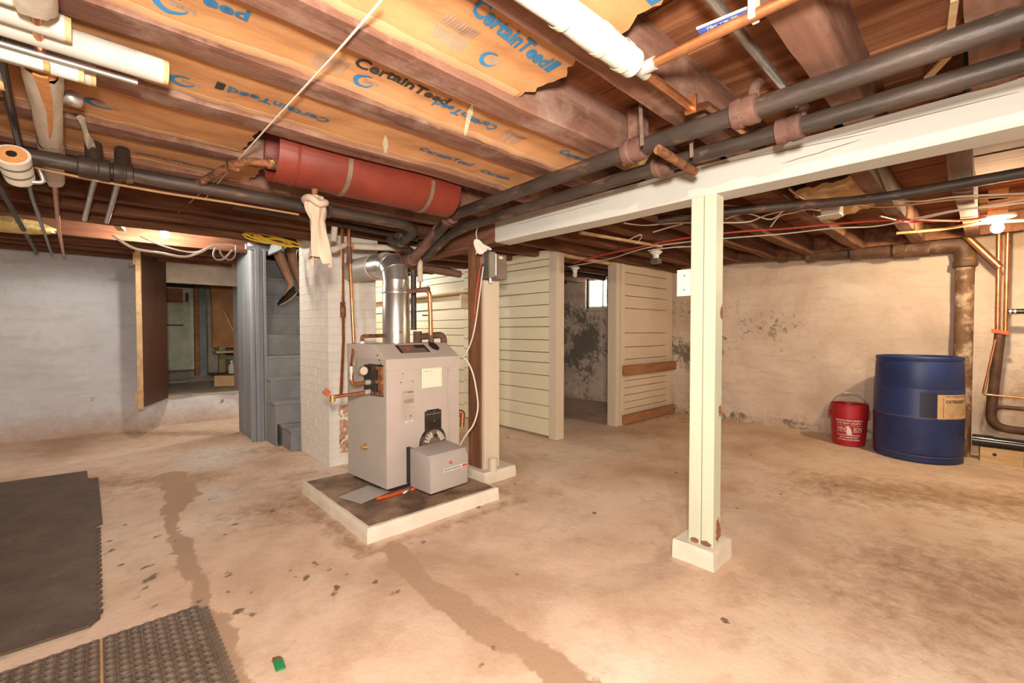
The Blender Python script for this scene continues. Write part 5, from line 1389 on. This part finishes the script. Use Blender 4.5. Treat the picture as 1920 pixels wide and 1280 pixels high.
cable('cable', [(3.3330,2.1162,1.9000),(3.2559,1.9679,1.9060),(3.3736,2.0288,1.9060),(3.5368,2.1799,1.9000)], .005, W['wirewhite'], 'small curled cable end under the joists beyond the beam')
cable('cable', [(3.2336,1.8363,1.9030),(3.1695,1.6384,1.9050),(3.1581,1.5582,1.9050)], .0045, W['wirewhite'], 'straight cable scrap stapled to a dark joist')
solo('lath_strip', MB().bar((2.7976,2.2184,1.8950), (3.7956,2.0742,1.8950), .03, .02), W['pine'], 'pale wooden lath nailed under the joists beyond the beam', 'lath', .002)
jb = thing('junction_box', (3.4557,0.7107,1.8800), 'small grey steel junction box with cover beyond the beam', 'box')
c_ = Vector((3.4325,0.7060,1.8850)); part('box', MB().obox(c_, (.05,0,0), (0,.05,0), (0,0,.03)), W['steel'], jb, .003); part('cover', MB().obox(c_+Vector((0,.01,-.034)), (.058,0,0), (0,.06,0), (0,0,.003)), W['wrap'], jb, .002)
hp5 = pipe('heating_pipe', [(2.80,1.55,1.872),(2.95,1.02,1.87),(3.25,.47,1.87),(3.22,-.15,1.87),(3.2,-2.4,1.87)], .027, W['pipe'], 'dark pipe crossing the joists beyond the white beam', .2)
pipe('conduit', [(2.05,.52,1.985),(1.2,.512,1.985),(-.5,.51,1.985)], .014, W['galv'], 'grey metal conduit in the open joist bay at top right', .05, 10)
solo('nail_strap', MB().bar((1.5885,0.0780,1.9500), (1.7546,0.0933,1.9500), .016, .006).bar((1.7421,0.0990,1.8800), (1.8356,0.1438,1.8800), .02, .006), W['pine'], 'thin wooden lath strip hanging over the main pipes at top right', 'lath')
cable('cable', [(1.6790,0.0126,1.9600),(1.7786,0.0065,1.9500),(1.9649,0.0119,1.9300),(2.1945,0.0139,1.9200)], .012, W['wireblack'], 'short black cable dropping behind the pipes at top right')

# ------------------------------------------------------------------ foam sleeve and copper lines at the top
fs_ = thing('foam_sleeve', (.9, .69, 1.83), 'thick white foam pipe sleeve taped in three places at the top', 'sleeve')
part('sleeve', MB().tube([(.10,.69,1.857),(.70,.69,1.86),(.80,.69,1.86),(.90,.688,1.857),(1.0,.69,1.86),(1.095,.69,1.86)], [.036,.037,.035,.038,.036,.037], 20), W['foam'], fs_, smooth=50)
for x in (.80,.945,1.045): part('tape_band', MB().lathe([(.0380,-.012),(.0392,-.011),(.0392,.011),(.0380,.012)], (x,.689,1.859), 24, 'x', cap=False), W['tape'], fs_, smooth=40)
cu_ = thing('copper_line', (1.14, .68, 1.85), 'bare copper pipe tee leaving the white foam sleeve', 'pipe')
part('pipe_run', MB().tube([(1.09,.69,1.86),(1.145,.69,1.86),(1.48,.70,1.868),(1.60,.705,1.923),(2.0,.71,1.94)], .0135, 12), W['copper'], cu_, smooth=50)
part('pipe_run', MB().tube([(1.140,.675,1.86),(1.143,.32,1.862),(1.15,-1.6,1.865)], .0135, 12), W['copper'], cu_, smooth=50)
part('tee', MB().lathe([(.018,-.03),(.018,.03)], (1.14,.69,1.86), 14, 'x'), W['solder'], cu_, smooth=40)
part('tee', MB().lathe([(.018,-.045),(.018,-.0)], (1.14,.69,1.86), 14, 'y'), W['solder'], cu_, smooth=40)
part('pipe_clip', MB().obox((1.145,.395,1.885), (.018,0,0), (0,.008,0), (0,0,.034)), W['wrap'], cu_, .003)
part('pipe_clip', MB().obox((1.47,.70,1.88), (.006,0,0), (0,.02,0), (0,0,.03)), W['copper'], cu_, .002)
stc = thing('sticker_strip', (1.17, .5, 1.87), 'blue and white printed strip on the copper pipe at the top', 'strip')
sA, sB = Vector((1.1352,0.5234,1.8850)), Vector((1.1509,0.4105,1.8850))
sd = (sB-sA).normalized(); su_ = Vector((0,0,1)).cross(sd).normalized()
part('strip', MB().obox((sA+sB)/2, (sB-sA)/2, su_*.013, Vector((0,0,.0015))), W['blueplas'], stc)
part('white_edge', MB().obox((sA+sB)/2-su_*.0115, (sB-sA)/2*1.01, su_*.0025, Vector((0,0,.0022))), W['foam'], stc)
for tx, t in (('78', .16), ('78', .66)):
    mb = MB(); write(mb, tx, .017, lambda x, y: tuple(sA + sd*((sB-sA).length*t+x) - su_*(y-.009) + Vector((0,0,-.0021))), .03, 0)
    part('figures', mb, W['foam'], stc)
mb = MB()
for k in range(3): mb.obox(sA+sd*((sB-sA).length*(.38+.08*k)) + su_*.004 + Vector((0,0,-.0016)), sd*.008, su_*.0015, Vector((0,0,.0004)))
part('small_print', mb, W['foam'], stc)

# ------------------------------------------------------------------ string across the ceiling
cable('string', [(0.5010,0.9871,1.8950),(0.4995,1.2917,1.8930),(0.4870,1.8916,1.8920),(0.4785,2.6173,1.8920),(0.4827,3.1630,1.9000)], .0032, W['wirewhite'], 'pale string stretched diagonally across the paper insulation', 4, 'string', 6)
cable('cable', [(0.4840,4.0335,1.9800),(0.4451,4.1103,1.9800),(0.4565,3.6780,1.9600),(0.4465,3.1436,1.9100),(0.4724,2.5833,1.8950)], .004, W['wirebrown'], 'thin brown flex dropping to the lit white bulb')
cable('cable', [(-0.1691,2.6200,1.7767),(-0.0388,2.6200,1.7669),(0.2258,2.6200,1.7604),(0.5003,2.6200,1.7650),(0.8295,2.6200,1.7647)], .006, W['wirebrown'], 'pink brown cable along the underside of the long dark pipe')

# ------------------------------------------------------------------ wrapped pipes and loose tubes at upper left
wp_ = thing('wrapped_pipe', (-.11, 2.4, 1.80), 'copper pipe in ragged paper lagging at the upper left', 'pipe')
part('copper_core', MB().tube([(-.088,1.1,1.862),(-.09,1.5,1.86),(-.105,2.04,1.858),(-.128,2.87,1.855),(-.187,4.63,1.86),(-.22,6.3,1.86)], .0115, 10), W['copper'], wp_, smooth=50)
def lag(y0, y1, r0, r1, m_, endm, seed, open_=0.):
    n = 24; m2 = 18; vs = []
    for i in range(m2+1):
        t = i/m2; y = y0+(y1-y0)*t; x = -.09-.0355*(y-1.5)*.75; r = r0+(r1-r0)*t
        for k in range(n):
            a = 2*PI*k/n; f = 1+.10*fbm(math.cos(a)*1.5, y*3, math.sin(a)*1.5+seed, 2, 3)
            if i in (0, m2): f *= 1+.04*math.sin(5*a)
            vs.append((x+r*f*math.cos(a), y+(.02*math.sin(2*a+seed) if i in (0, m2) else 0), 1.858+r*f*math.sin(a)))
    fs = [(i*n+k, i*n+(k+1)%n, (i+1)*n+(k+1)%n, (i+1)*n+k) for i in range(m2) for k in range(n)]
    o = part('lagging', MB().add(vs, fs), m_, wp_, smooth=60)
    x = -.09-.0355*(y0-1.5)*.75
    part('fibre_end', MB().lathe([(.013,.0),(r0*.72,.0),(r0*.9,.02)], (x,y0-.002,1.858), 20, 'y', cap=False), endm, o)
lag(1.30, 1.485, .040, .036, W['wrap'], W['orangefibre'], 1)
lag(1.80, 2.50, .042, .034, W['wrap'], W['orangefibre'], 4)
lag(2.50, 3.16, .040, .032, W['wrap'], W['orangefibre'], 7)
part('lagging_split', MB().sheet(lambda u, v: (-.100-.027*.75*v*.6+.030*(u-.5)*(1-.8*v)+.008*math.sin(3*v), 1.785+.55*v, 1.858-.0445+.006*abs(u-.5)+.005*v), 6, 14, (.0,.0,.006)), W['orangefibre'], wp_, smooth=60, label='orange split in the lagging')
bw_ = thing('wrapped_pipe', (-.3, 2.7, 1.75), 'banded stub of lagged pipe hanging at the left edge', 'pipe')
q0, q1 = Vector((-0.2071,2.3600,1.7407)), Vector((-0.1961,2.4600,1.6843))
qd = (q1-q0).normalized()
part('lagging', MB().tube([q0, q1], [.048,.040], 22), W['wrap'], bw_, smooth=50)
part('fibre_end', MB().tube([q0-qd*.004, q0+qd*.002], .038, 22), W['orangefibre'], bw_, smooth=50)
part('bore', MB().tube([q0-qd*.006, q0-qd*.003], .014, 16), W['black'], bw_)
L_ = (q1-q0).length
for t in (.25, .62): part('tape_band', MB().tube([q0+qd*(L_*t), q0+qd*(L_*(t+.2))], [.0485-.008*t, .0475-.008*(t+.2)], 22, cap=False), W['greyband'], bw_, smooth=50)
part('metal_clip', MB().tube(crom([q1+Vector((.03,-.02,-.01)), q1+Vector((.06,-.02,.0)), q1+Vector((.05,-.02,.04))], 4), .008, 8), W['steel'], bw_, smooth=50)
pipe('water_pipe', [(-.17,1.7,1.862),(-.195,2.2,1.86),(-.247,3.63,1.862),(-.30,6.2,1.865)], .011, W['blackplastic'], 'thin black pipe running away at the far left', .1, 10)
pipe('water_pipe', [(-.30,1.9,1.862),(-.34,2.9,1.862),(-.4,6.2,1.865)], .014, W['pipe'], 'dark pipe at the extreme left edge beside the lagged stub', .1, 10)
# loose lengths of pipe covering stored across the joists
def roll(x0, x1, y, z, r, label, m_=None, tilt=0.0, endm=None):
    t = thing('pipe_cover_tube', (x1, y, z-r), label, 'tube', 'loose tubes stored under the joists')
    part('tube', MB().tube([(x0,y-.02,z),( (x0+x1)/2,y-.01,z),(x1,y,z+tilt)], [r*1.02,r,r], 20), m_ or W['foam'], t, smooth=50)
    part('end_ring', MB().tube([(x1-.001,y,z+tilt),(x1+.012,y,z+tilt)], [r*.99,r*.95], 20), endm or W['wrapend'], t, smooth=40)
    return t
roll(-1.3, .155, 1.665, 1.878, .034, 'longest white cover tube reaching furthest right at upper left')
roll(-1.3, -.045, 1.585, 1.872, .030, 'white cover tube just above the longest one')
roll(-1.3, -.125, 1.50, 1.868, .024, 'topmost short white cover tube at the upper left corner')
roll(-1.3, .0, 1.80, 1.870, .034, 'lowest white cover tube with a yellow fibre end')
roll(-1.3, -.025, 1.745, 1.835, .021, 'slim pale cover tube between the two longest ones')
roll(-1.3, -.09, 1.705, 1.815, .013, 'thinnest cover tube with a bent orange tip', None, 0, W['orangefibre'])
solo('foil_tube', MB().tube([(-1.3,1.715,1.845),(.1,1.705,1.842)], .008, 10), W['steel'], 'bright silver rod lying along the white cover tubes', 'rod', smooth=50)
roll(-1.3, -.20, 2.02, 1.872, .035, 'white cover tube lying behind the lagged copper pipe')
# glass jar and rag scraps left of centre, conduit drops
solo('paper_scrap', MB().sheet(lambda u, v: (-.04+.022*u+.03*v, 2.28+.26*v, 1.895-.03*v+.012*math.sin(6*v+3*u)), 4, 12, (.0,.0,.003)), W['wrap'], 'torn pale paper scrap hanging below the upper left joists', 'scrap', smooth=60)
solo('glass_jar', MB().tube(crom([(-0.0738,2.0662,1.8800),(-0.0515,2.0590,1.8800),(-0.0267,2.0682,1.8800)], 4), [.02]*4+[.024]*4+[.022], 16), W['steel'], 'small shiny bottle lying across the joists at upper left', 'bottle', smooth=60)
pipe('conduit_drop', [(0.0085,3.1000,1.8981), (-0.0460,4.2000,1.8743)], .0135, W['galv'], 'left zinc rod hanging under the long dark pipe', .05, 12)
pipe('conduit_drop', [(0.0953,3.1000,1.8909), (0.0664,4.2000,1.8786)], .0135, W['galv'], 'right zinc rod hanging under the long dark pipe', .05, 12)
# cables and fittings round the white bulb and stair head
cable('cable', [(0.1005,4.5500,1.8502),(0.2225,4.5500,1.7652),(0.3854,4.5500,1.7475),(0.5412,4.5500,1.7354),(0.6510,4.5500,1.7835),(0.7464,4.5500,1.8540),(0.8443,4.5500,1.8760),(0.9046,4.5500,1.8746)], .009, W['wirewhite'], 'thick cream cable looping from the joists to the stair enclosure')
cable('cable', [(0.2662,4.6200,1.8728),(0.3922,4.6200,1.8220),(0.5321,4.6200,1.7916),(0.6423,4.6200,1.7960),(0.7579,4.6200,1.8699)], .006, W['wirewhite'], 'thin white cable sagging below the lit white bulb')
cable('cable', [(0.7740,4.6000,1.8554),(0.7536,4.6000,1.7885),(0.7726,4.6000,1.7446),(0.8320,4.6000,1.7558),(0.8977,4.6000,1.8431)], .007, W['wiregrey'], 'left grey cable loop beside the stair enclosure')
cable('cable', [(0.7903,4.5800,1.8639),(0.8129,4.5800,1.7837),(0.8683,4.5800,1.7481),(0.9094,4.5800,1.7855),(0.9229,4.5800,1.8812)], .007, W['wiregrey'], 'right grey cable loop beside the stair enclosure')
cable('cable', [(0.6761,4.9000,2.0516),(0.7159,4.9000,2.0434),(0.7286,4.9000,2.0984),(0.8064,4.9000,2.1160),(1.0205,4.9000,2.1208),(1.3471,4.9000,2.1409)], .010, W['wiregrey'], 'grey conduit cable running right from the white bulb')
solo('pine_prop', MB().bar((0.0916,4.6000,1.9984), (0.1697,4.9500,1.9674), .05, .03), W['pine'], 'short pale wood prop left of the lit white bulb', 'block', .003)
# coil of yellow cord above the stairs
yc = thing('extension_cord', (1.1597,4.3000,1.9194), 'bright yellow extension cord coiled above the stairs', 'cord')
base = Vector((1.1602,4.3500,1.9269)); cpts = []; ry = random.Random(5)
lw = [(.17+ry.uniform(-.06,.05), .062+ry.uniform(-.035,.035), ry.uniform(-.5,.5), ry.uniform(-.05,.05), ry.uniform(-.02,.02)) for _ in range(8)]
for k in range(0, 240):
    t = k/239*4.999; i = int(t); f = t-i; f = f*f*(3-2*f)
    A_, B_, ph, ox, oz = [lw[i][j]*(1-f)+lw[i+1][j]*f for j in range(5)]
    a = 2*PI*k/239*4.3
    px, pz = A_*math.cos(a), B_*math.sin(a)
    cpts.append(base + Vector((px+ox, .035*math.sin(a+.8)+.01*math.sin(3*t), pz+oz-.10*px+ph*.08*math.cos(a))))
part('coil', MB().tube(cpts, .0078, 8), W['wireyellow'], yc, smooth=60)
part('lead', MB().tube(crom([(1.2335,4.1000,2.1356),(1.1842,4.1500,2.1183),(1.1140,4.2000,2.0883),(1.1057,4.2500,2.0414),(1.1821,4.3000,2.0065),(1.2394,4.3500,1.9854)], 5), .0075, 8), W['wireyellow'], yc, smooth=60)
part('lead', MB().tube(crom([(0.9315,4.4000,1.9482),(0.9762,4.4000,1.9777),(1.0379,4.4000,1.9824),(1.0955,4.3800,1.9411),(1.1756,4.3600,1.9069)], 5), .0075, 8), W['wireyellow'], yc, smooth=60)

# ------------------------------------------------------------------ boiler pipework
lp = thing('copper_feed_pipes', B(-.12,.22,.70), 'two upright copper pipes with a red tap left of the boiler', 'pipe')
A1 = B(-.155,.165,.777)
part('supply_pipe', MB().tube(bend([B(-.02,.155,.790), B(-.145,.165,.785), B(-.150,.168,.90), (1.345,3.10,1.02), (1.325,3.12,1.72), (1.325,3.12,1.97)], .025, 5), .0115, 12), W['copper'], lp, smooth=50)
part('return_pipe', MB().tube(bend([B(-.02,.155,.728), B(-.22,.19,.715), B(-.26,.20,.715)], .02, 4), .0115, 12), W['copper'], lp, smooth=50)
part('return_riser', MB().tube([B(-.205,.19,.72), (1.295,3.16,1.05), (1.300,3.18,1.95)], .0105, 12), W['copper'], lp, smooth=50)
for p in (B(-.03,.155,.790), B(-.03,.155,.728)): part('solder_joint', MB().lathe([(.016,-.03),(.018,.0),(.016,.03)], p, 14, 'x'), W['solder'], lp, smooth=40)
part('gauge_face', MB().lathe([(.030,-.012),(.030,.006),(.024,.010)], B(-.065,.17,.866), 20, 'y'), W['brass'], lp, smooth=40)
part('gauge_dial', MB().lathe([(.025,-.014),(.025,-.0125)], B(-.065,.17,.866), 20, 'y'), W['wrap'], lp)
part('boiler_drain', MB().lathe([(.018,-.02),(.018,.02)], B(-.255,.20,.705), 12, 'z'), W['brass'], lp, smooth=40)
part('tap_handle', MB().obox(B(-.285,.215,.745), (.012,0,.014), (0,.035,.006), (-.006,0,.006)), W['orange'], lp, .004, label='orange red tap handle')
part('check_valve', MB().tube([(1.293,3.16,1.22),(1.293,3.16,1.33)], [.019,.019], 12), W['rust'], lp, smooth=50)
part('valve_block', MB().tube([(1.325,3.12,1.60),(1.325,3.12,1.72)], [.02,.018], 12), W['coupling'], lp, smooth=50)
part('white_flask', MB().lathe([(.012,-.045),(.012,.0),(.018,.0),(.018,.04)], B(-.148,.167,.86), 12), W['solder'], lp, smooth=40)
# paper wrapped cold pipes over the chimney
wr = thing('wrapped_pipe', (1.62, 3.18, 1.74), 'paper wrapped horizontal pipe above the flue elbow', 'pipe')
part('wrap', MB().tube([(1.3797,3.1800,1.7409), (1.6124,3.1600,1.7561), (1.9263,3.1400,1.7762)], [.025,.023,.024], 18), W['wrap'], wr, smooth=50)
part('bare_end', MB().tube([(1.3402,3.1800,1.7434), (1.3876,3.1800,1.7419)], .022, 16), W['orangefibre'], wr, smooth=50)
for x in (700, 735): part('tie', MB().tube([(1.5289,3.1650,1.7581), (1.5459,3.1650,1.7524)] if x == 700 else [(1.6961,3.1500,1.7695), (1.7188,3.1500,1.7601)], .0265, 16), W['wrapend'], wr, smooth=50)
wv = thing('wrapped_pipe', (1.79, 2.95, 1.45), 'paper wrapped upright pipe right of the flue', 'pipe')
part('wrap', MB().tube([(1.7958,2.9500,1.7108), (1.7992,2.9500,1.4946)], .021, 16), W['wrap'], wv, smooth=50)
for y_ in (488, 506): part('tape_band', MB().tube([(1.7969,2.9500,1.6548), (1.7972,2.9500,1.6388)] if y_ == 488 else [(1.7978,2.9500,1.5828), (1.7982,2.9500,1.5667)], .0216, 16, cap=False), W['wrapend'], wv, smooth=50)
part('core', MB().tube([(1.7993,2.9500,1.5026), (1.7989,2.9500,1.4383)], .008, 10), W['copper'], wv)
ws = thing('wrapped_pipe', (1.18, 3.3, 1.66), 'small paper wrapped pipe stub beside the upright copper pipes', 'pipe')
part('wrap', MB().tube([(1.2177,3.1000,1.8589), (1.2057,3.1000,1.7401)], .021, 16), W['wrap'], ws, smooth=50)
part('wrap', MB().tube([(1.2129,3.1200,1.6852), (1.3240,3.1600,1.7423)], .020, 16), W['wrap'], ws, smooth=50)
bp = thing('boiler_outlet_pipes', B(.46,.2,1.0), 'copper and rusty iron pipe loop rising from the boiler top', 'pipe')
part('copper_riser', MB().tube(bend([(1.7948,2.8000,0.9989), (1.7914,2.8000,1.2408), (1.7832,2.8000,1.4231), (1.6965,2.9300,1.4146), (1.6479,3.0000,1.4005)], .045, 6), .0165, 14), W['copper'], bp, smooth=50)
part('iron_nipple', MB().tube([(1.7969,2.8000,0.9597), (1.7953,2.8000,1.0927)], .021, 14), W['coupling'], bp, smooth=50)
part('iron_elbow', MB().tube(bend([(1.7833,2.8000,1.4308), (1.6965,2.9300,1.4146)], .02), .0175, 14), W['coupling'], bp, smooth=50)
part('rear_tee', MB().tube(bend([(2.0432,3.0000,0.9872), (2.0436,3.0000,1.0943), (1.8199,3.0500,1.0744)], .05, 6), .026, 14), W['coupling'], bp, smooth=50)
part('rear_tee_body', MB().lathe([(.034,-.05),(.034,.05)], (1.8341,3.0500,1.0701), 16), W['coupling'], bp, smooth=40)
part('thermometer', MB().lathe([(.005,-.03),(.005,.012)], (1.7427,2.7800,1.2352), 10, 'x'), W['black'], bp)
rv = thing('relief_pipe', B(.1,.35,1.04), 'small iron elbow pipe on the boiler top left of the flue', 'pipe')
part('pipe_run', MB().tube(bend([(1.3385,2.9500,1.0467), (1.3388,2.9500,1.0870), (1.5449,3.0200,1.0889)], .02, 5), .0135, 12), W['rust'], rv, smooth=50)
part('white_collar', MB().lathe([(.017,1.036),(.017,1.052)], ((1.3385,2.9500,1.0467)[0],2.95,0), 14), W['ceramic'], rv, smooth=40)
vv_ = thing('red_valve', (1.7656,3.2200,1.6658), 'small dark red valve hanging behind the flue elbow', 'valve')
part('body', MB().tube([(1.7661,3.2200,1.7502), (1.7655,3.2200,1.6489)], [.020,.016], 14), W['redtank'], vv_, smooth=50)
part('stem', MB().lathe([(.010,-.02),(.010,.02)], (1.7471,3.2200,1.6933), 12, 'x'), W['steel'], vv_)
# control box, cable and bag on the brown post
cb = thing('control_box', (2.19, 2.53, 1.505), 'brown and grey burner control box on top of the cream post board', 'control')
part('steel_back', MB().box((2.095, 2.50, 1.512), (2.165, 2.60, 1.705)), W['steelbox'], cb, .006)
part('cover', MB().box((2.160, 2.490, 1.505), (2.262, 2.585, 1.69)), W['cover'], cb, .006)
part('lower_cover', MB().box((2.165, 2.485, 1.510), (2.262, 2.492, 1.62)), W['cover'], cb, .003)
part('label', MB().box((2.185, 2.487, 1.655), (2.222, 2.4895, 1.675)), W['tape'], cb)
part('bright_edge', MB().box((2.152, 2.489, 1.53), (2.162, 2.4995, 1.69)), W['steel'], cb, .002)
part('conduit_nut', MB().lathe([(.012,-.03),(.012,.012)], (2.125,2.52,1.505), 12), W['steel'], cb, smooth=40)
pbg = thing('plastic_bag', (2.05, 2.5, 1.68), 'crumpled white plastic bag with a black N tied at the brown post', 'bag')
bgc = Vector((2.0200,2.5000,1.7330))
def bagf(u, v): 
    return (bgc.x-.055+.115*u+.012*math.sin(5*v), bgc.y+.02*math.sin(4*u+3*v)-.02, bgc.z-.075+.105*v+.04*u*(1-v)-.035*u*v+.008*math.sin(9*u))
part('bag', MB().sheet(bagf, 16, 14, (0,.006,0)), W['plasticbag'], pbg, smooth=60)
mb = MB(); write(mb, 'N', .035, lambda x, y: (bgc.x+.02+x*.9+y*.25, bgc.y-.048, bgc.z-.045+y*.9-x*.3), .03, 0); part('letter', mb, W['blackink'], pbg)
part('tie_string', MB().tube(crom([(2.0020,2.5200,1.7790),(1.9815,2.5000,1.8219),(1.9736,2.4600,1.8700)], 4), .004, 8), W['wirewhite'], pbg, smooth=60)
cable('cable', [(2.0606,2.5200,1.5873),(2.0046,2.5000,1.3521),(1.9655,2.5000,1.1427),(1.9560,2.5500,1.0093),(1.9512,2.6200,0.9377),(1.9472,2.6800,0.9433)], .005, W['wirewhite'], 'white cable running from the control box down to the boiler corner')
cable('cable', [(2.0494,2.5000,1.6987),(2.0098,2.5000,1.5423),(1.9756,2.5000,1.3507),(1.9657,2.5000,1.2371)], .004, W['wirered'], 'thin red wire down the brown post')
cable('cable', [(1.9326,2.6600,0.9368),(1.9403,2.5800,0.9244),(1.9564,2.5200,0.8390),(1.9789,2.5000,0.7056),(1.9931,2.5000,0.5703),(1.9699,2.5200,0.4555),(1.9332,2.5600,0.3778),(1.9204,2.6200,0.2918)], .006, W['wirewhite'], 'white cable bowing from the boiler corner to the burner')
part('side_fitting', MB().tube(bend([B(BW-.01,.12,.52), (2.0243,2.7200,0.5105), (2.0140,2.7200,0.3985)], .02), .018, 14), W['copper'], boi, smooth=50)
solo('wood_offcut', MB().box((2.32,3.0,.0),(2.45,3.03,.55)), W['board'], 'reddish board standing behind the boiler', 'board', .003)
# narrow shelf on the plank partition
sf = thing('wall_shelf', (3.40, 5.0, 1.45), 'narrow wooden shelf fixed to the cream plank partition', 'shelf')
part('shelf_board', MB().box((3.30, 4.25, 1.59), (3.462, 7.1, 1.61)), W['pine'], sf, .003)
part('bracket', MB().box((3.34, 4.52, 1.42), (3.455, 4.545, 1.59)), W['plank'], sf, .003)
part('back_rail', MB().box((3.435, 4.545, 1.42), (3.457, 7.1, 1.585)), W['plank'], sf, .003)

# ------------------------------------------------------------------ rubber mats and floor litter
def mat_outline():
    pts = [(-1.0,2.315),(-.035,2.305),(-.004,2.35)]
    y = 2.38
    while y < 3.42:
        pts += [(-.006,y),(.004,y+.014),(.004,y+.030),(-.026,y+.040)] ; y += .060
    pts += [(-.02,3.47),(.012,3.50),(-.004,4.62),(-.050,4.63),(-.062,4.66)]
    pts += [(-.068,4.90),(-1.0,5.00)]
    return pts
mt = thing('rubber_mat', (-.5, 3.6, 0), 'smooth dark brown rubber mat with a toothed right edge', 'mat')
part('mat_sheet', MB().prism(mat_outline(), .001, .011), W['rubber'], mt, .002)
m2 = thing('rubber_mat', (0, 1.8, 0), 'ring studded brown rubber mat at the bottom left corner', 'mat')
for (x0, x1) in ((-.42, -.008), (.0, .288)):
    part('mat_module', MB().box((x0, 1.40, .001), (x1, 2.182, .009)), W['rubber2'], m2, .002)
part('module_joint', MB().box((-.008, 1.40, .002), (.0, 2.182, .006)), W['pine'], m2)
def ring_mesh():
    mb = MB(); n = 14; prof = [(.0158,.0),(.0152,.006),(.0135,.0078),(.0112,.006),(.0102,.0),(.0066,.0),(.0056,.0042),(.0,.0048)]
    mb.lathe(prof, (0,0,0), n, cap=False)
    me = mb.mesh('raised_ring', 0, 40); return me
rm = ring_mesh(); 
rings = MB(); src_v = [v.co.copy() for v in rm.vertices]; src_f = [tuple(p.vertices) for p in rm.polygons]
for ix in range(-11, 8):
    for iy in range(21):
        x = .0185+.0352*ix + (.0 if ix >= 0 else -.006); y = 2.158-.0352*iy
        if ix < -11: continue
        if 8 <= iy <= 8 and False: continue
        rings.add([(v.x+x, v.y+y-(.006 if iy > 7 else 0), v.z+.0088) for v in src_v], src_f)
bpy.data.meshes.remove(rm)
part('raised_rings', rings, W['rubber2'], m2, smooth=40, kind='stuff')
teeth = MB(); y = 2.15
k = 0
while y > 1.42:
    part('edge_tooth', MB().prism([(.288,y),(.312,y-.002),(.316,y-.012),(.288,y-.018)], .001, .010), W['rubber2'], m2); y -= .029
solo('plastic_scrap', MB().prism([(.415,1.585),(.445,1.580),(.450,1.635),(.42,1.64)], .001, .006), W['green'], 'small bright green plastic scrap on the floor', 'scrap', .001)
solo('wood_chip', MB().prism([(.418,1.642),(.450,1.637),(.446,1.652),(.426,1.66)], .001, .005), W['bare'], 'tiny brown chip beside the green scrap', 'scrap')
